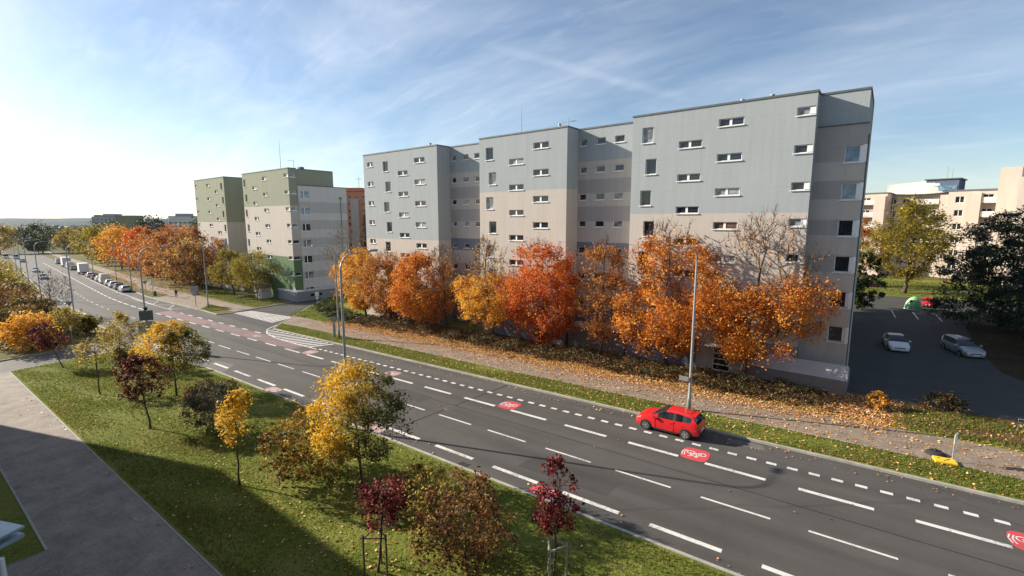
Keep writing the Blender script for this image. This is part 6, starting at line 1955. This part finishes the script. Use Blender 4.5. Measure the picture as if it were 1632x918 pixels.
# ------------------------------------------------------------------ walking person
def skin_mesh(name, verts, edges, radii, mat, parent):
    me = bpy.data.meshes.new(name)
    me.from_pydata([tuple(v) for v in verts], edges, [])
    o = link(name, me, parent)
    md = o.modifiers.new('Skin', 'SKIN'); md.use_smooth_shade = True
    sv = me.skin_vertices[0].data if me.skin_vertices else None
    if sv is None:
        me.skin_vertices_ensure() if hasattr(me, 'skin_vertices_ensure') else None
        sv = me.skin_vertices[0].data
    for i, r in enumerate(radii): sv[i].radius = (r, r) if not hasattr(r, '__len__') else r
    sv[0].use_root = True
    o.modifiers.new('Sub', 'SUBSURF').levels = 1
    o.modifiers['Sub'].render_levels = 2
    me.materials.append(mat)
    return o


pr = empty('person', (-107.3, 34.6, gz(-107.3, 34.6) + .11), R(170))
tag(pr, 'person in a dark jacket and grey trousers walking along the far pavement', 'person')
# walking towards +x; x forward, y left
bv = [(0, 0, .95), (0, 0, 1.15), (.02, 0, 1.38), (.03, 0, 1.50), (.05, 0, 1.60), (.06, 0, 1.72),
      (0, .10, .90), (.14, .10, .50), (.06, .10, .09), (.22, .10, .03), (0, -.10, .90), (.02, -.10, .48), (-.25, -.10, .14), (-.14, -.10, .04),
      (.01, .19, 1.40), (-.10, .23, 1.13), (.02, .23, .90), (.06, .23, .80), (.01, -.19, 1.40), (.06, -.23, 1.13), (.22, -.22, .95), (.28, -.22, .88)]
be_ = [(0, 1), (1, 2), (2, 3), (3, 4), (4, 5), (0, 6), (6, 7), (7, 8), (8, 9), (0, 10), (10, 11), (11, 12), (12, 13), (2, 14), (14, 15), (15, 16), (16, 17), (2, 18), (18, 19), (19, 20), (20, 21)]
brd = [.12, .11, .12, .055, .09, .085, .08, .055, .04, .035, .08, .055, .04, .035, .055, .042, .032, .03, .055, .042, .032, .03]
skin_mesh('body', bv, be_, brd, M['skin'], pr)
jv = [bv[i] for i in (0, 1, 2, 14, 15, 16, 18, 19, 20)]
skin_mesh('jacket', jv, [(0, 1), (1, 2), (2, 3), (3, 4), (4, 5), (2, 6), (6, 7), (7, 8)], [.155, .15, .155, .085, .065, .05, .085, .065, .05], M['jacket'], pr)
tv_ = [bv[i] for i in (0, 6, 7, 8, 10, 11, 12)]
skin_mesh('trousers', tv_, [(0, 1), (1, 2), (2, 3), (0, 4), (4, 5), (5, 6)], [.13, .10, .075, .06, .10, .075, .06], M['trousers'], pr)
mb = MB()
n_ = 10
for i in range(6):
    for k in range(n_):
        def hp(i_, k_):
            ph, th = R(8 + 15 * i_), 2 * math.pi * k_ / n_
            return (.05 - .012 + .105 * math.sin(ph) * math.cos(th), .098 * math.sin(ph) * math.sin(th), 1.665 + .125 * math.cos(ph))
        if i < 5: mb.quad(hp(i, k), hp(i, k + 1), hp(i + 1, k + 1), hp(i + 1, k))
mb.build('hair', M['hair'], pr, smooth=True)

# ------------------------------------------------------------------ light, sky, camera
w = bpy.data.worlds.new('World'); scene.world = w; w.use_nodes = True
nt = w.node_tree; N = nt.nodes
bg = N['Background']
sky = N.new('ShaderNodeTexSky'); sky.sky_type = 'NISHITA'; sky.sun_disc = False
sky.sun_elevation = R(SUN_EL)
sd = Vector((-math.cos(R(SUN_DIR)), -math.sin(R(SUN_DIR)), 0))
sky.sun_rotation = math.atan2(sd.x, sd.y)
sky.air_density = 1.0; sky.dust_density = SKY_DUST = .5; sky.ozone_density = 2.2; sky.altitude = 300
# thin cirrus: stretched noise on a high plane
tc = N.new('ShaderNodeTexCoord')
sp = N.new('ShaderNodeSeparateXYZ'); lin(nt, tc.outputs['Generated'], sp.inputs[0])
mxz = N.new('ShaderNodeMath'); mxz.operation = 'MAXIMUM'; mxz.inputs[1].default_value = .0; lin(nt, sp.outputs['Z'], mxz.inputs[0])
adz = N.new('ShaderNodeMath'); adz.operation = 'ADD'; adz.inputs[1].default_value = .28; lin(nt, mxz.outputs[0], adz.inputs[0])
cx_ = N.new('ShaderNodeMath'); cx_.operation = 'DIVIDE'; lin(nt, sp.outputs['X'], cx_.inputs[0]); lin(nt, adz.outputs[0], cx_.inputs[1])
cy_ = N.new('ShaderNodeMath'); cy_.operation = 'DIVIDE'; lin(nt, sp.outputs['Y'], cy_.inputs[0]); lin(nt, adz.outputs[0], cy_.inputs[1])
cb_ = N.new('ShaderNodeCombineXYZ'); lin(nt, cx_.outputs[0], cb_.inputs[0]); lin(nt, cy_.outputs[0], cb_.inputs[1])


def cloud(rot, sc, scale, det, lo, hi, dist=.6):
    mp = N.new('ShaderNodeMapping'); mp.inputs['Rotation'].default_value = (0, 0, R(rot)); mp.inputs['Scale'].default_value = sc
    lin(nt, cb_.outputs[0], mp.inputs['Vector'])
    nz = N.new('ShaderNodeTexNoise'); nz.inputs['Scale'].default_value = scale; nz.inputs['Detail'].default_value = det; nz.inputs['Roughness'].default_value = .6; nz.inputs['Distortion'].default_value = dist
    lin(nt, mp.outputs[0], nz.inputs['Vector'])
    r_ = N.new('ShaderNodeMapRange'); r_.inputs[1].default_value = lo; r_.inputs[2].default_value = hi; r_.interpolation_type = 'SMOOTHSTEP'
    lin(nt, nz.outputs['Fac'], r_.inputs[0])
    return r_.outputs[0]


c1_ = cloud(-25, (.8, 1.5, 1), 1.2, 8, .28, .88, .5)
c2_ = cloud(-38, (1.0, 3.4, 1), 2.6, 10, .42, .9, 1.0)
ml = N.new('ShaderNodeMath'); ml.operation = 'MULTIPLY_ADD'; ml.inputs[1].default_value = .28; lin(nt, c2_, ml.inputs[0])
m3 = N.new('ShaderNodeMath'); m3.operation = 'MULTIPLY'; m3.inputs[1].default_value = .68; lin(nt, c1_, m3.inputs[0]); lin(nt, m3.outputs[0], ml.inputs[2])
# more veil towards the sun side
dp = N.new('ShaderNodeVectorMath'); dp.operation = 'DOT_PRODUCT'
sdir = Vector((sd.x * math.cos(R(SUN_EL)), sd.y * math.cos(R(SUN_EL)), math.sin(R(SUN_EL))))
dp.inputs[1].default_value = sdir; lin(nt, tc.outputs['Generated'], dp.inputs[0])
gl_ = N.new('ShaderNodeMapRange'); gl_.inputs[1].default_value = .1; gl_.inputs[2].default_value = 1.0; gl_.inputs[3].default_value = .55; gl_.inputs[4].default_value = 1.25
lin(nt, dp.outputs['Value'], gl_.inputs[0])
mm = N.new('ShaderNodeMath'); mm.operation = 'MULTIPLY'; lin(nt, ml.outputs[0], mm.inputs[0]); lin(nt, gl_.outputs[0], mm.inputs[1])
# a fading contrail, a band round the plane through two sky directions
cam_q = Euler((R(90 - 8.03), 0, R(YAW)))
def skydir(px, py): return (cam_q.to_matrix() @ Vector(((px - 816) / 757, -(py - 459) / 757, -1))).normalized()
d1, d2 = skydir(740, 62), skydir(1130, 168)
pn_ = d1.cross(d2).normalized()
cd = N.new('ShaderNodeVectorMath'); cd.operation = 'DOT_PRODUCT'; cd.inputs[1].default_value = pn_; lin(nt, tc.outputs['Generated'], cd.inputs[0])
ca = N.new('ShaderNodeMath'); ca.operation = 'ABSOLUTE'; lin(nt, cd.outputs['Value'], ca.inputs[0])
cr_ = N.new('ShaderNodeMapRange'); cr_.inputs[1].default_value = .013; cr_.inputs[2].default_value = .0; cr_.interpolation_type = 'SMOOTHSTEP'; lin(nt, ca.outputs[0], cr_.inputs[0])
dm = (d1 + d2).normalized()
ce = N.new('ShaderNodeVectorMath'); ce.operation = 'DOT_PRODUCT'; ce.inputs[1].default_value = dm; lin(nt, tc.outputs['Generated'], ce.inputs[0])
cf = N.new('ShaderNodeMapRange'); cf.inputs[1].default_value = dm.dot(d1) - .004; cf.inputs[2].default_value = dm.dot(d1) + .03; cf.inputs[4].default_value = .12; cf.interpolation_type = 'SMOOTHSTEP'; lin(nt, ce.outputs['Value'], cf.inputs[0])
cg = N.new('ShaderNodeMath'); cg.operation = 'MULTIPLY'; lin(nt, cr_.outputs[0], cg.inputs[0]); lin(nt, cf.outputs[0], cg.inputs[1])
ad = N.new('ShaderNodeMath'); ad.operation = 'ADD'; ad.use_clamp = True; lin(nt, mm.outputs[0], ad.inputs[0]); lin(nt, cg.outputs[0], ad.inputs[1])
mix = N.new('ShaderNodeMix'); mix.data_type = 'RGBA'
lin(nt, ad.outputs[0], mix.inputs[0]); lin(nt, sky.outputs[0], mix.inputs[6])
CLOUD = N.new('ShaderNodeMix'); CLOUD.data_type = 'RGBA'; CLOUD.blend_type = 'MIX'
CLOUD.inputs[0].default_value = .62
lin(nt, sky.outputs[0], CLOUD.inputs[6]); CLOUD.inputs[7].default_value = (9.5, 9.6, 9.8, 1)
lin(nt, CLOUD.outputs[2], mix.inputs[7])
lin(nt, mix.outputs[2], bg.inputs['Color'])
bg.inputs['Strength'].default_value = .072

hz = bpy.data.materials.new('haze'); hz.use_nodes = True
hn = hz.node_tree; hn.nodes.remove(hn.nodes['Principled BSDF'])
pv = hn.nodes.new('ShaderNodeVolumePrincipled'); pv.inputs['Density'].default_value = HAZE = .00003
pv.inputs['Color'].default_value = (.62, .80, 1.0, 1); pv.inputs['Anisotropy'].default_value = .3
lin(hn, pv.outputs[0], hn.nodes['Material Output'].inputs['Volume'])
mb = MB(); mb.box(-9000, 9000, -9000, 9000, -30, 90)
o = mb.build('haze', hz); o['kind'] = 'stuff'
sun = bpy.data.lights.new('sun', 'SUN'); sun.energy = 5.0; sun.angle = R(.5); sun.color = (1, .90, .76)
so = bpy.data.objects.new('sun', sun); col.objects.link(so)
so.rotation_euler = (-sdir).to_track_quat('-Z', 'Y').to_euler()
so.location = (0, 0, 60)

cam = bpy.data.cameras.new('camera'); co = bpy.data.objects.new('camera', cam); col.objects.link(co)
co.location = (0, 0, H_CAM); co.rotation_euler = (R(90 - 8.03), 0, R(YAW))
cam.sensor_width = 36; cam.lens = 36 * 757 / 1632
cam.clip_start = .1; cam.clip_end = 20000
scene.camera = co
scene.view_settings.view_transform = 'Standard'
scene.view_settings.look = 'None'
scene.view_settings.exposure = 1.0
scene.view_settings.gamma = 1
try: scene.view_settings.use_curve_mapping = False
except Exception: pass
scene.render.engine = 'CYCLES'
scene.cycles.max_bounces = 6
scene.cycles.diffuse_bounces = 3
scene.cycles.transmission_bounces = 3
scene.cycles.use_denoising = True
